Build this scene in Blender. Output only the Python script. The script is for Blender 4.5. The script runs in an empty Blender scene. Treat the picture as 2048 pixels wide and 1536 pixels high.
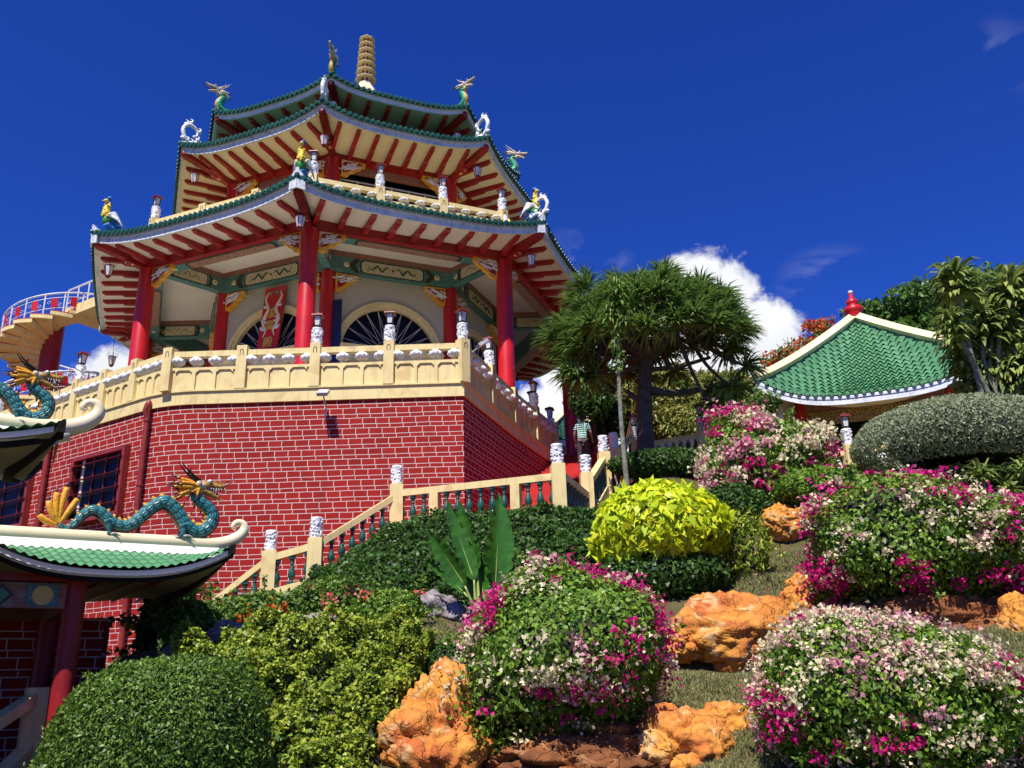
import bpy, math, random
import numpy as np
from mathutils import Vector, Matrix, noise
random.seed(7); rng=np.random.default_rng(7)
R=math.radians; PI=math.pi
sc=bpy.context.scene
col=sc.collection

# ---------------------------------------------------------------- camera
F_PX=1713.5; PITCH=R(18.808); ROLL=R(-1.64)
_f=np.array([0,math.cos(PITCH),math.sin(PITCH)]); _u=np.array([0,-math.sin(PITCH),math.cos(PITCH)]); _r=np.array([1.,0,0])
_c,_s=math.cos(ROLL),math.sin(ROLL)
CR=_c*_r+_s*_u; CU=-_s*_r+_c*_u; CF=_f
cam=bpy.data.cameras.new('camera'); camo=bpy.data.objects.new('camera',cam); col.objects.link(camo)
camo.matrix_world=Matrix(((CR[0],CU[0],-CF[0],0),(CR[1],CU[1],-CF[1],0),(CR[2],CU[2],-CF[2],0),(0,0,0,1)))
cam.sensor_width=36; cam.lens=36*F_PX/2048; cam.clip_end=3000; cam.clip_start=.05
sc.camera=camo
def ray(u,v): return CR*((u-1024)/F_PX)+CU*((768-v)/F_PX)+CF
def at(u,v,Y):            # photo pixel + distance along +Y -> world point
    d=ray(u,v); return Vector(d*Y/d[1])
def atz(u,v,z):
    d=ray(u,v); return Vector(d*z/d[2])

# ---------------------------------------------------------------- object helpers
def tag(o,label=None,cat=None,group=None,kind=None):
    if label:o['label']=label
    if cat:o['category']=cat
    if group:o['group']=group
    if kind:o['kind']=kind
    return o
def empty(name,loc,label,cat,group=None,rz=0):
    o=bpy.data.objects.new(name,None); col.objects.link(o); o.location=loc; o.rotation_euler=(0,0,rz)
    o.empty_display_size=.3
    return tag(o,label,cat,group)
def rootloc(p):
    l=Vector((0,0,0))
    while p is not None:
        l=l+p.location; p=p.parent
    return l
def copy_tree(o,parent=None):
    c=o.copy(); col.objects.link(c); c.parent=parent
    for ch in list(o.children): copy_tree(ch,c)
    return c
class MB:
    def __init__(s): s.v=[];s.f=[];s.m=[];s.uv=[];s.np=[]
    def add(s,vs,fs,m=0,uvs=None):
        b=len(s.v); s.v+= [tuple(x) for x in vs]
        for i,f in enumerate(fs):
            s.f.append(tuple(b+j for j in f)); s.m.append(m)
            s.uv.append(uvs[i] if uvs else None)
        return s
    def box(s,c,size,rz=0,m=0,M=None):
        x,y,z=size[0]/2,size[1]/2,size[2]/2
        pts=[Vector((a*x,b*y,d*z)) for d in(-1,1) for b in(-1,1) for a in(-1,1)]
        if M is None: M=Matrix.Rotation(rz,3,'Z')
        pts=[M@p+Vector(c) for p in pts]
        return s.add(pts,[(0,2,3,1),(4,5,7,6),(0,1,5,4),(2,6,7,3),(0,4,6,2),(1,3,7,5)],m)
    def beam(s,a,b,w,h,m=0,up=(0,0,1)):   # box from a to b, width w sideways, h along up
        a=Vector(a);b=Vector(b);d=b-a;L=d.length
        if L<1e-6:return s
        d.normalize(); upv=Vector(up)
        side=d.cross(upv)
        if side.length<1e-4: side=d.cross(Vector((1,0,0)))
        side.normalize(); u2=side.cross(d)
        M=Matrix((side,d,u2)).transposed()
        return s.box((a+b)/2,(w,L,h),m=m,M=M)
    def vbeam(s,a,b,w,h,m=0):   # like beam but ends vertical: sheared rail between posts, h vertical
        a=Vector(a);b=Vector(b);d=Vector((b.x-a.x,b.y-a.y,0)); d.normalize(); n=Vector((-d.y,d.x,0))*w/2; u=Vector((0,0,h/2))
        p=[a-n-u,a+n-u,b-n-u,b+n-u,a-n+u,a+n+u,b-n+u,b+n+u]
        return s.add(p,[(0,2,3,1),(4,5,7,6),(0,1,5,4),(2,6,7,3),(0,4,6,2),(1,3,7,5)],m)
    def tube(s,pts,rad,n=8,m=0,cap=True,sx=1.0):
        pts=[Vector(p) for p in pts]; k=len(pts)
        if not hasattr(rad,'__len__'): rad=[rad]*k
        up=None; vs=[];fs=[];uv=[];ln=0
        prev=None
        T0=(pts[1]-pts[0]).normalized()
        ref=Vector((0,0,1)) if abs(T0.z)<.9 else Vector((0,1,0))
        N=(ref-T0*ref.dot(T0)).normalized()
        for i,p in enumerate(pts):
            T=(pts[min(i+1,k-1)]-pts[max(i-1,0)])
            if T.length<1e-9:T=T0.copy()
            T.normalize()
            N=(N-T*N.dot(T))
            if N.length<1e-6: N=T.orthogonal()
            N.normalize(); B=T.cross(N)
            if i: ln+=(p-pts[i-1]).length
            for j in range(n):
                a=2*PI*j/n
                vs.append(p+(N*math.cos(a)+B*math.sin(a)*sx)*rad[i])
            uv.append(ln)
        for i in range(k-1):
            for j in range(n):
                j2=(j+1)%n
                fs.append((i*n+j,i*n+j2,(i+1)*n+j2,(i+1)*n+j))
        uvs=[((uv[i],j/n),(uv[i],(j+1)/n),(uv[i+1],(j+1)/n),(uv[i+1],j/n)) for i in range(k-1) for j in range(n)]
        if cap:
            fs.append(tuple(range(n-1,-1,-1))); fs.append(tuple((k-1)*n+j for j in range(n)))
            uvs+=[None,None]
        return s.add(vs,fs,m,uvs)
    def lathe(s,prof,n=16,c=(0,0,0),m=0,ax=None,lobes=None):
        c=Vector(c);vs=[];fs=[];k=len(prof)
        for i,(r,z) in enumerate(prof):
            for j in range(n):
                a=2*PI*j/n; rr=r*(1+(lobes[1]*math.cos(lobes[0]*a+i) if lobes else 0))
                p=Vector((rr*math.cos(a),rr*math.sin(a),z))
                if ax is not None: p=ax@p
                vs.append(p+c)
        for i in range(k-1):
            for j in range(n):
                j2=(j+1)%n
                fs.append((i*n+j,i*n+j2,(i+1)*n+j2,(i+1)*n+j))
        fs.append(tuple(range(n-1,-1,-1))); fs.append(tuple((k-1)*n+j for j in range(n)))
        return s.add(vs,fs,m)
    def ell(s,c,r,n=12,k=8,m=0,M=None,nz=0,seed=0):
        c=Vector(c);vs=[];fs=[]
        for i in range(k+1):
            t=PI*i/k
            for j in range(n):
                a=2*PI*j/n
                d=Vector((math.sin(t)*math.cos(a),math.sin(t)*math.sin(a),math.cos(t)))
                q=1+(nz*noise.noise(d*2.3+Vector((seed,seed*1.7,0))) if nz else 0)
                p=Vector((d.x*r[0]*q,d.y*r[1]*q,d.z*r[2]*q))
                if M is not None:p=M@p
                vs.append(p+c)
        for i in range(k):
            for j in range(n):
                j2=(j+1)%n
                fs.append((i*n+j,(i+1)*n+j,(i+1)*n+j2,i*n+j2))
        return s.add(vs,fs,m)
    def ext(s,poly,O,ex,ey,th,m=0):   # polygon (2D) in plane O,ex,ey extruded +-th/2 along normal
        O=Vector(O);ex=Vector(ex);ey=Vector(ey);n=ex.cross(ey).normalized()*th/2
        k=len(poly)
        A=[O+ex*x+ey*y+n for x,y in poly];B=[O+ex*x+ey*y-n for x,y in poly]
        fs=[tuple(range(k)),tuple(range(2*k-1,k-1,-1))]
        fs+=[(i,k+i,k+(i+1)%k,(i+1)%k) for i in range(k)]
        return s.add(A+B,fs,m)
    def grid(s,pts,nu,nv,m=0,uvs=None,flip=False):   # pts[i*nv+j]
        fs=[];uu=[]
        for i in range(nu-1):
            for j in range(nv-1):
                a=i*nv+j;f=(a,a+nv,a+nv+1,a+1)
                if flip:f=f[::-1]
                fs.append(f)
                if uvs: uu.append(tuple(uvs[q] for q in f))
        return s.add(pts,fs,m,uu if uvs else None)
    def quads(s,V,m=0):  # numpy (N,4,3) appended lazily
        s.np.append((V,m)); return s
    def build(s,name,mats,parent=None,smooth=False,label=None,autosm=None):
        me=bpy.data.meshes.new(name)
        off=rootloc(parent) if parent is not None else Vector((0,0,0))
        if s.np:
            V=[np.array(s.v,float).reshape(-1,3)];L=[];tot=[];mi=[]
            base=len(s.v)
            for f in s.f: L.append(np.array(f)); tot.append(len(f))
            mi=list(s.m)
            for q,m in s.np:
                n,k,_=q.shape
                V.append(q.reshape(-1,3)); L.append(np.arange(n*k)+base); base+=n*k
                tot+= [k]*n; mi+=[m]*n if not hasattr(m,'__len__') else list(m)
            V=np.concatenate(V)-np.array(off); L=np.concatenate(L)
            me.vertices.add(len(V)); me.vertices.foreach_set('co',V.ravel().astype(np.float32))
            me.loops.add(len(L)); me.loops.foreach_set('vertex_index',L.astype(np.int32))
            tot=np.array(tot,np.int32); st=np.concatenate([[0],np.cumsum(tot)[:-1]]).astype(np.int32)
            me.polygons.add(len(tot)); me.polygons.foreach_set('loop_start',st); me.polygons.foreach_set('loop_total',tot)
            me.polygons.foreach_set('material_index',np.array(mi,np.int32))
            me.update(calc_edges=True); me.validate()
        else:
            me.from_pydata([tuple(Vector(p)-off) for p in s.v],[],s.f)
            me.polygons.foreach_set('material_index',s.m)
            if any(u is not None for u in s.uv):
                ul=me.uv_layers.new(name='UVMap').data; li=0
                for f,u in zip(s.f,s.uv):
                    for j in range(len(f)):
                        if u is not None: ul[li].uv=u[j]
                        li+=1
            me.update()
        if smooth:
            me.polygons.foreach_set('use_smooth',[True]*len(me.polygons))
            if autosm: me.set_sharp_from_angle(angle=R(autosm))
        for m in (mats if isinstance(mats,(list,tuple)) else [mats]): me.materials.append(m)
        o=bpy.data.objects.new(name,me); col.objects.link(o)
        if parent is not None: o.parent=parent
        if label:o['label']=label
        return o
def solo(mb,name,mats,label,cat,group=None,kind=None,smooth=False,autosm=None):
    # single-mesh thing, origin at its lowest centre
    P=np.array([p for p in mb.v]) if mb.v else np.concatenate([q.reshape(-1,3) for q,_ in mb.np])
    if mb.np and mb.v: P=np.concatenate([np.array(mb.v).reshape(-1,3)]+[q.reshape(-1,3) for q,_ in mb.np])
    lo=P.min(0);hi=P.max(0); c=Vector(((lo[0]+hi[0])/2,(lo[1]+hi[1])/2,lo[2]))
    class _P: pass
    e=bpy.data.objects.new('tmp',None); e.location=c
    o=mb.build(name,mats,e,smooth,autosm=autosm); o.parent=None; o.location=c
    bpy.data.objects.remove(e)
    return tag(o,label,cat,group,kind)
def cr(pts,n=8):  # catmull-rom
    P=[Vector(p) for p in pts]; P=[P[0]*2-P[1]]+P+[P[-1]*2-P[-2]]; out=[]
    for i in range(1,len(P)-2):
        for j in range(n):
            t=j/n; a,b,c,d=P[i-1],P[i],P[i+1],P[i+2]
            out.append(.5*((2*b)+(c-a)*t+(2*a-5*b+4*c-d)*t*t+(3*b-a-3*c+d)*t**3))
    out.append(P[-2]); return out
def lerp(a,b,t): return a+(b-a)*t

# ---------------------------------------------------------------- materials
def _nt(name):
    m=bpy.data.materials.new(name); m.use_nodes=True; nt=m.node_tree
    return m,nt,nt.nodes,nt.links,nt.nodes['Principled BSDF']
def c4(c): return (c[0],c[1],c[2],1)
def pm(name,c,c2=None,scale=3,rough=.55,bump=.15,bs=30,c3=None,s3=12,coat=0,spec=.4,detail=6,lo=.35,hi=.65,bd=.03,streak=None):
    m,nt,N,L,b=_nt(name)
    tc=N.new('ShaderNodeTexCoord')
    if c2 is None: c2=tuple(x*.86 for x in c)
    n=N.new('ShaderNodeTexNoise'); n.inputs['Scale'].default_value=scale; n.inputs['Detail'].default_value=detail
    L.new(tc.outputs['Object'],n.inputs['Vector'])
    r=N.new('ShaderNodeMapRange'); r.inputs[1].default_value=lo; r.inputs[2].default_value=hi; L.new(n.outputs[0],r.inputs[0])
    mx=N.new('ShaderNodeMix'); mx.data_type='RGBA'; mx.inputs[6].default_value=c4(c); mx.inputs[7].default_value=c4(c2)
    L.new(r.outputs[0],mx.inputs[0]); out=mx.outputs[2]
    if c3 is not None:
        n3=N.new('ShaderNodeTexNoise'); n3.inputs['Scale'].default_value=s3; n3.inputs['Detail'].default_value=8; n3.inputs['Distortion'].default_value=.6
        L.new(tc.outputs['Object'],n3.inputs['Vector'])
        r3=N.new('ShaderNodeMapRange'); r3.inputs[1].default_value=.55; r3.inputs[2].default_value=.68; L.new(n3.outputs[0],r3.inputs[0])
        m3=N.new('ShaderNodeMix'); m3.data_type='RGBA'; m3.inputs[7].default_value=c4(c3)
        L.new(out,m3.inputs[6]); L.new(r3.outputs[0],m3.inputs[0]); out=m3.outputs[2]
    if streak is not None:
        mp=N.new('ShaderNodeMapping'); mp.inputs['Scale'].default_value=(5,5,.45); L.new(tc.outputs['Object'],mp.inputs[0])
        ns=N.new('ShaderNodeTexNoise'); ns.inputs['Scale'].default_value=1.6; ns.inputs['Detail'].default_value=9; ns.inputs['Roughness'].default_value=.62; L.new(mp.outputs[0],ns.inputs['Vector'])
        rs=N.new('ShaderNodeMapRange'); rs.inputs[1].default_value=.50; rs.inputs[2].default_value=.74; rs.inputs[4].default_value=.65; L.new(ns.outputs[0],rs.inputs[0])
        ms=N.new('ShaderNodeMix'); ms.data_type='RGBA'; ms.inputs[7].default_value=c4(streak); L.new(out,ms.inputs[6]); L.new(rs.outputs[0],ms.inputs[0]); out=ms.outputs[2]
    L.new(out,b.inputs['Base Color'])
    b.inputs['Roughness'].default_value=rough; b.inputs['Specular IOR Level'].default_value=spec; b.inputs['Coat Weight'].default_value=coat
    if bump:
        nb=N.new('ShaderNodeTexNoise'); nb.inputs['Scale'].default_value=bs; nb.inputs['Detail'].default_value=5
        L.new(tc.outputs['Object'],nb.inputs['Vector'])
        bp=N.new('ShaderNodeBump'); bp.inputs['Strength'].default_value=bump; bp.inputs['Distance'].default_value=bd
        L.new(nb.outputs[0],bp.inputs['Height']); L.new(bp.outputs[0],b.inputs['Normal'])
    return m
def leafmat(name,ca,cb,cc=None,rough=.45,trans=.3,spec=.35):
    m,nt,N,L,b=_nt(name)
    g=N.new('ShaderNodeNewGeometry')
    cr_=N.new('ShaderNodeValToRGB'); e=cr_.color_ramp
    e.elements[0].color=c4(ca); e.elements[1].color=c4(cb)
    if cc is not None: q=e.elements.new(.93); q.color=c4(cc); e.elements[2].position=.86 if False else 1; e.elements[1].position=.85; 
    L.new(g.outputs['Random Per Island'],cr_.inputs[0])
    L.new(cr_.outputs[0],b.inputs['Base Color']); b.inputs['Roughness'].default_value=rough; b.inputs['Specular IOR Level'].default_value=spec
    t=N.new('ShaderNodeBsdfTranslucent'); L.new(cr_.outputs[0],t.inputs[0])
    mx=N.new('ShaderNodeMixShader'); mx.inputs[0].default_value=trans
    L.new(b.outputs[0],mx.inputs[1]); L.new(t.outputs[0],mx.inputs[2])
    L.new(mx.outputs[0],N['Material Output'].inputs[0])
    return m
class NG:  # tiny math-node helper
    def __init__(s,N,L): s.N=N;s.L=L
    def __call__(s,op,a,b=0,c=0):
        n=s.N.new('ShaderNodeMath'); n.operation=op
        for i,x in enumerate((a,b,c)):
            if isinstance(x,(int,float)): n.inputs[i].default_value=x
            else: s.L.new(x,n.inputs[i])
        return n.outputs[0]
def brickmat(name,cb,cb2,cm,bw=.38,per=.30,tall=.64,mort=.022):
    m,nt,N,L,b=_nt(name); g=NG(N,L)
    uv=N.new('ShaderNodeUVMap'); sp=N.new('ShaderNodeSeparateXYZ'); L.new(uv.outputs[0],sp.inputs[0])
    # slight hand-painted wobble
    tc=N.new('ShaderNodeTexCoord'); nz=N.new('ShaderNodeTexNoise'); nz.inputs['Scale'].default_value=1.3; L.new(tc.outputs['Object'],nz.inputs['Vector'])
    w=g('MULTIPLY',g('SUBTRACT',nz.outputs[0],.5),.035)
    u=g('ADD',sp.outputs[0],w); v=g('ADD',sp.outputs[1],w)
    vv=g('DIVIDE',v,per); row=g('FLOOR',vv); fr=g('SUBTRACT',vv,row)
    thin=g('GREATER_THAN',fr,tall)
    # offset per row
    off=g('ADD',g('MULTIPLY',thin,.42),g('MULTIPLY',g('FRACT',g('MULTIPLY',row,.5)),1.0))
    uu=g('ADD',g('DIVIDE',u,bw),off); fu=g('FRACT',uu)
    mu=mort/bw; mv=mort/per
    hm=g('LESS_THAN',fu,mu)
    v1=g('LESS_THAN',fr,mv); v2=g('MULTIPLY',g('GREATER_THAN',fr,tall),g('LESS_THAN',fr,tall+mv))
    mo=g('MAXIMUM',hm,g('MAXIMUM',v1,v2))
    # brick id noise
    cid=N.new('ShaderNodeCombineXYZ'); L.new(g('FLOOR',uu),cid.inputs[0]); L.new(g('ADD',row,g('MULTIPLY',thin,.5)),cid.inputs[1])
    wn=N.new('ShaderNodeTexWhiteNoise'); L.new(cid.outputs[0],wn.inputs[0])
    n2=N.new('ShaderNodeTexNoise'); n2.inputs['Scale'].default_value=.8; n2.inputs['Detail'].default_value=6; L.new(tc.outputs['Object'],n2.inputs['Vector'])
    fac=g('ADD',g('MULTIPLY',wn.outputs[0],.5),g('MULTIPLY',n2.outputs[0],.6))
    mx=N.new('ShaderNodeMix'); mx.data_type='RGBA'; mx.inputs[6].default_value=c4(cb); mx.inputs[7].default_value=c4(cb2); L.new(fac,mx.inputs[0])
    m2=N.new('ShaderNodeMix'); m2.data_type='RGBA'; m2.inputs[7].default_value=c4(cm); L.new(mx.outputs[2],m2.inputs[6]); L.new(mo,m2.inputs[0])
    # rain streaks/dirt
    mp=N.new('ShaderNodeMapping'); mp.inputs['Scale'].default_value=(2.5,2.5,.22); L.new(tc.outputs['Object'],mp.inputs[0])
    n3=N.new('ShaderNodeTexNoise'); n3.inputs['Scale'].default_value=2; n3.inputs['Detail'].default_value=7; L.new(mp.outputs[0],n3.inputs['Vector'])
    r3=N.new('ShaderNodeMapRange'); r3.inputs[1].default_value=.52; r3.inputs[2].default_value=.8; r3.inputs[4].default_value=.35; L.new(n3.outputs[0],r3.inputs[0])
    m3=N.new('ShaderNodeMix'); m3.data_type='RGBA'; m3.inputs[7].default_value=c4((cb[0]*.35,cb[1]*.6+.01,cb[2]*.6+.01)); L.new(m2.outputs[2],m3.inputs[6]); L.new(r3.outputs[0],m3.inputs[0])
    L.new(m3.outputs[2],b.inputs['Base Color']); b.inputs['Roughness'].default_value=.75; b.inputs['Specular IOR Level'].default_value=.12
    bp=N.new('ShaderNodeBump'); bp.inputs['Strength'].default_value=.5; bp.inputs['Distance'].default_value=.01
    L.new(g('SUBTRACT',1,mo),bp.inputs['Height']); L.new(bp.outputs[0],b.inputs['Normal'])
    return m
def rockmat(name,c1,c2,c3,ck):
    m,nt,N,L,b=_nt(name); g=NG(N,L); tc=N.new('ShaderNodeTexCoord')
    def nz(s,d=8,w=0):
        n=N.new('ShaderNodeTexNoise'); n.inputs['Scale'].default_value=s; n.inputs['Detail'].default_value=d; n.inputs['Distortion'].default_value=w; L.new(tc.outputs['Object'],n.inputs['Vector']); return n
    def mr(x,a,b_,lo=0,hi=1):
        r=N.new('ShaderNodeMapRange'); r.inputs[1].default_value=a;r.inputs[2].default_value=b_;r.inputs[3].default_value=lo;r.inputs[4].default_value=hi; L.new(x,r.inputs[0]); return r.outputs[0]
    def mix(a,b_,f):
        q=N.new('ShaderNodeMix'); q.data_type='RGBA'
        for k,x in ((6,a),(7,b_)):
            if isinstance(x,tuple): q.inputs[k].default_value=c4(x)
            else: L.new(x,q.inputs[k])
        L.new(f,q.inputs[0]); return q.outputs[2]
    o=mix(c1,c2,mr(nz(1.4,9,.8).outputs[0],.42,.60)); o=mix(o,c3,mr(nz(2.6,10,1.2).outputs[0],.54,.66,0,.9))
    wv=nz(1.2,5); va=N.new('ShaderNodeVectorMath'); va.operation='MULTIPLY_ADD'; L.new(wv.outputs['Color'],va.inputs[0]); va.inputs[1].default_value=(1.2,1.2,1.2); L.new(tc.outputs['Object'],va.inputs[2])
    v=N.new('ShaderNodeTexVoronoi'); v.feature='DISTANCE_TO_EDGE'; v.inputs['Scale'].default_value=1.7; L.new(va.outputs[0],v.inputs['Vector'])
    cr1=mr(v.outputs[0],.0,.022,.75,0); fine=nz(9,10,.6)
    pit=mr(fine.outputs[0],.60,.72,0,.7)
    o=mix(o,ck,g('MAXIMUM',g('MULTIPLY',cr1,mr(nz(2.2,3).outputs[0],.45,.6)),pit))
    L.new(o,b.inputs['Base Color']); b.inputs['Roughness'].default_value=.9; b.inputs['Specular IOR Level'].default_value=.2
    h=g('ADD',g('MULTIPLY',cr1,-.35),g('ADD',g('MULTIPLY',fine.outputs[0],.7),nz(3.2,8,.5).outputs[0]))
    bp=N.new('ShaderNodeBump'); bp.inputs['Strength'].default_value=.9; bp.inputs['Distance'].default_value=.06; L.new(h,bp.inputs['Height']); L.new(bp.outputs[0],b.inputs['Normal'])
    return m
def patmat(name,ca,cb,scale=14,thr=.07,cflow=None,rough=.6):   # painted arabesque: thin lines/cells
    m,nt,N,L,b=_nt(name); g=NG(N,L)
    tc=N.new('ShaderNodeTexCoord')
    v=N.new('ShaderNodeTexVoronoi'); v.feature='DISTANCE_TO_EDGE'; v.inputs['Scale'].default_value=scale; L.new(tc.outputs['Object'],v.inputs['Vector'])
    n=N.new('ShaderNodeTexNoise'); n.inputs['Scale'].default_value=scale*1.1; n.inputs['Distortion'].default_value=1.5; L.new(tc.outputs['Object'],n.inputs['Vector'])
    a=g('LESS_THAN',v.outputs[0],thr); 
    bb=g('MULTIPLY',g('GREATER_THAN',n.outputs[0],.53),g('LESS_THAN',n.outputs[0],.6))
    f=g('MAXIMUM',a,bb)
    mx=N.new('ShaderNodeMix'); mx.data_type='RGBA'; mx.inputs[6].default_value=c4(ca); mx.inputs[7].default_value=c4(cb); L.new(f,mx.inputs[0]); out=mx.outputs[2]
    if cflow:
        v2=N.new('ShaderNodeTexVoronoi'); v2.inputs['Scale'].default_value=scale*.4; L.new(tc.outputs['Object'],v2.inputs['Vector'])
        m2=N.new('ShaderNodeMix'); m2.data_type='RGBA'; m2.inputs[7].default_value=c4(cflow); L.new(out,m2.inputs[6]); L.new(g('LESS_THAN',v2.outputs[0],.22),m2.inputs[0]); out=m2.outputs[2]
    L.new(out,b.inputs['Base Color']); b.inputs['Roughness'].default_value=rough
    return m
def scalemat(name,ca,cb,ce,su=9,sv=14):  # dragon scales on UV
    m,nt,N,L,b=_nt(name); g=NG(N,L)
    uv=N.new('ShaderNodeUVMap'); mp=N.new('ShaderNodeMapping'); mp.inputs['Scale'].default_value=(su,sv,1); L.new(uv.outputs[0],mp.inputs[0])
    v=N.new('ShaderNodeTexVoronoi'); v.voronoi_dimensions='2D'; v.inputs['Scale'].default_value=1; v.inputs['Randomness'].default_value=.35; L.new(mp.outputs[0],v.inputs['Vector'])
    e=N.new('ShaderNodeTexVoronoi'); e.voronoi_dimensions='2D'; e.feature='DISTANCE_TO_EDGE'; e.inputs['Scale'].default_value=1; e.inputs['Randomness'].default_value=.35; L.new(mp.outputs[0],e.inputs['Vector'])
    mx=N.new('ShaderNodeMix'); mx.data_type='RGBA'; mx.inputs[6].default_value=c4(cb); mx.inputs[7].default_value=c4(ca); 
    r=N.new('ShaderNodeMapRange'); r.inputs[1].default_value=.1;r.inputs[2].default_value=.6; L.new(v.outputs[0],r.inputs[0]); L.new(r.outputs[0],mx.inputs[0])
    m2=N.new('ShaderNodeMix'); m2.data_type='RGBA'; m2.inputs[7].default_value=c4(ce); L.new(mx.outputs[2],m2.inputs[6]); L.new(g('LESS_THAN',e.outputs[0],.07),m2.inputs[0])
    L.new(m2.outputs[2],b.inputs['Base Color']); b.inputs['Roughness'].default_value=.4
    bp=N.new('ShaderNodeBump'); bp.inputs['Strength'].default_value=.8; bp.inputs['Distance'].default_value=.03
    L.new(e.outputs[0],bp.inputs['Height']); L.new(bp.outputs[0],b.inputs['Normal'])
    return m
M={}
M['cream']=pm('cream_paint',(.78,.63,.29),(.72,.57,.25),.9,.6,.15,60,c3=(.64,.46,.19),s3=2.2,streak=(.50,.38,.20))
M['creamw']=pm('pale_cream',(.78,.68,.45),(.72,.60,.36),1.2,.55,.1,50)
M['soffit']=pm('soffit_plaster',(.76,.71,.62),(.68,.63,.54),.7,.7,.1,40)
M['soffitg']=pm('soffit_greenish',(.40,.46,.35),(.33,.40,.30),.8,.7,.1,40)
M['white']=pm('white_paint',(.78,.80,.84),(.62,.66,.72),1.5,.5,.15,40,c3=(.5,.53,.56),s3=5)
M['fascia']=pm('fascia_paint',(.68,.71,.73),(.56,.60,.64),1.3,.5,.12,30,streak=(.30,.30,.29),c3=(.38,.42,.46),s3=6)
M['carved']=pm('carved_white',(.84,.84,.83),(.70,.71,.72),6,.5,.9,14)
M['red']=pm('red_lacquer',(.60,.012,.018),(.46,.008,.014),1.6,.38,.12,22,coat=.12,streak=(.36,.02,.02))
M['maroon']=pm('maroon_beam',(.34,.014,.016),(.24,.01,.012),1.6,.45,.15,18)
M['dred']=pm('red_floor',(.55,.02,.015),(.42,.012,.01),2,.6,.2,30)
M['brick']=brickmat('painted_brick',(.38,.022,.018),(.24,.013,.011),(.62,.52,.47),tall=.61,mort=.018)
M['pipe']=pm('red_pipe',(.28,.03,.02),(.2,.02,.015),5,.45,.1,30)
M['tile']=pm('green_tile',(.012,.065,.045),(.02,.10,.06),2,.35,.2,25,coat=.2)
M['tilel']=pm('green_tile_light',(.10,.28,.13),(.06,.19,.09),2.5,.4,.2,25,c3=(.16,.33,.17),s3=9)
M['tilegate']=pm('green_sheet_tile',(.10,.30,.13),(.07,.23,.10),1.6,.45,.15,25,c3=(.045,.17,.07),s3=7)
M['glass']=pm('dark_glass',(.006,.006,.012),(.004,.004,.008),2,.35,0,10,spec=.15)
M['metal']=pm('grey_metal',(.55,.55,.54),(.4,.4,.4),8,.4,.05,50)
M['black']=pm('black_paint',(.012,.011,.011),(.022,.018,.015),8,.8,.2,40,spec=.1)
M['yellow']=pm('yellow_paint',(.80,.42,.03),(.68,.30,.02),3,.45,.2,25)
M['gold']=pm('gold_paint',(.75,.5,.12),(.6,.38,.08),3,.35,.1,25)
M['teal']=patmat('painted_teal',(.10,.25,.23),(.03,.10,.11),16,.05,(.24,.34,.30))
M['brownp']=patmat('painted_brown',(.24,.15,.10),(.34,.07,.05),9,.04,(.28,.2,.15))
M['cart']=patmat('painted_cartouche',(.60,.54,.38),(.38,.28,.17),9,.02)
M['cartf']=patmat('painted_cartouche_floral',(.42,.33,.20),(.22,.10,.07),13,.16)
M['scroll']=patmat('scroll_carving',(.10,.006,.006),(.72,.72,.72),9,.10)
M['olive']=pm('dark_olive',(.04,.045,.02),(.03,.03,.02),4,.5,0)
M['wallp']=pm('speckled_wall',(.55,.50,.38),(.42,.38,.29),60,.8,.5,90)
M['navy']=pm('navy_board',(.008,.014,.05),(.006,.01,.035),2,.35,0)
M['balg']=pm('green_baluster',(.014,.07,.05),(.02,.10,.07),5,.35,.1,20,coat=.2)
M['lglass']=pm('lantern_glass',(.70,.68,.66),(.6,.58,.56),3,.3,0)
M['lred']=pm('lantern_frame',(.22,.02,.02),(.15,.015,.015),5,.45,0)
M['bark']=pm('bark',(.055,.042,.032),(.10,.085,.07),6,.9,1,18)
M['barkl']=pm('bark_pale',(.28,.27,.22),(.12,.13,.09),9,.9,.8,30)
M['core_fill']=pm('dark_core_fill',(.02,.022,.012),(.03,.028,.015),6,.9,.5,20)  # for the solid dark cores added inside bushes and hedges
M['scale']=scalemat('dragon_scales',(.02,.13,.15),(.06,.27,.27),(.005,.03,.05))
M['belly']=pm('dragon_belly',(.75,.36,.04),(.6,.24,.02),5,.5,.3,20)
M['flame']=pm('dragon_mane',(.80,.40,.03),(.72,.30,.02),2.2,.5,.5,14,c3=(.30,.06,.03),s3=4)
M['dtip']=pm('dragon_dark_tip',(.10,.02,.03),(.05,.01,.02),5,.5,.2,20)
M['bone']=pm('dragon_face',(.62,.55,.42),(.4,.3,.2),12,.5,.4,20)
M['claw']=pm('dragon_claw',(.06,.05,.06),(.5,.48,.46),14,.4,.2,20)
M['dgreen']=pm('small_dragon_green',(.03,.35,.16),(.02,.24,.12),8,.4,.6,14)
M['pyel']=pm('phoenix_yellow',(.80,.62,.04),(.72,.5,.03),10,.5,1,24)
M['pgrn']=pm('phoenix_green',(.05,.32,.05),(.04,.22,.04),10,.5,1,24)
M['pblu']=pm('phoenix_blue',(.04,.25,.62),(.03,.13,.45),10,.5,.6,24)
M['ppink']=pm('phoenix_pink',(.75,.38,.42),(.6,.25,.3),10,.5,.3,24)
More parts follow.
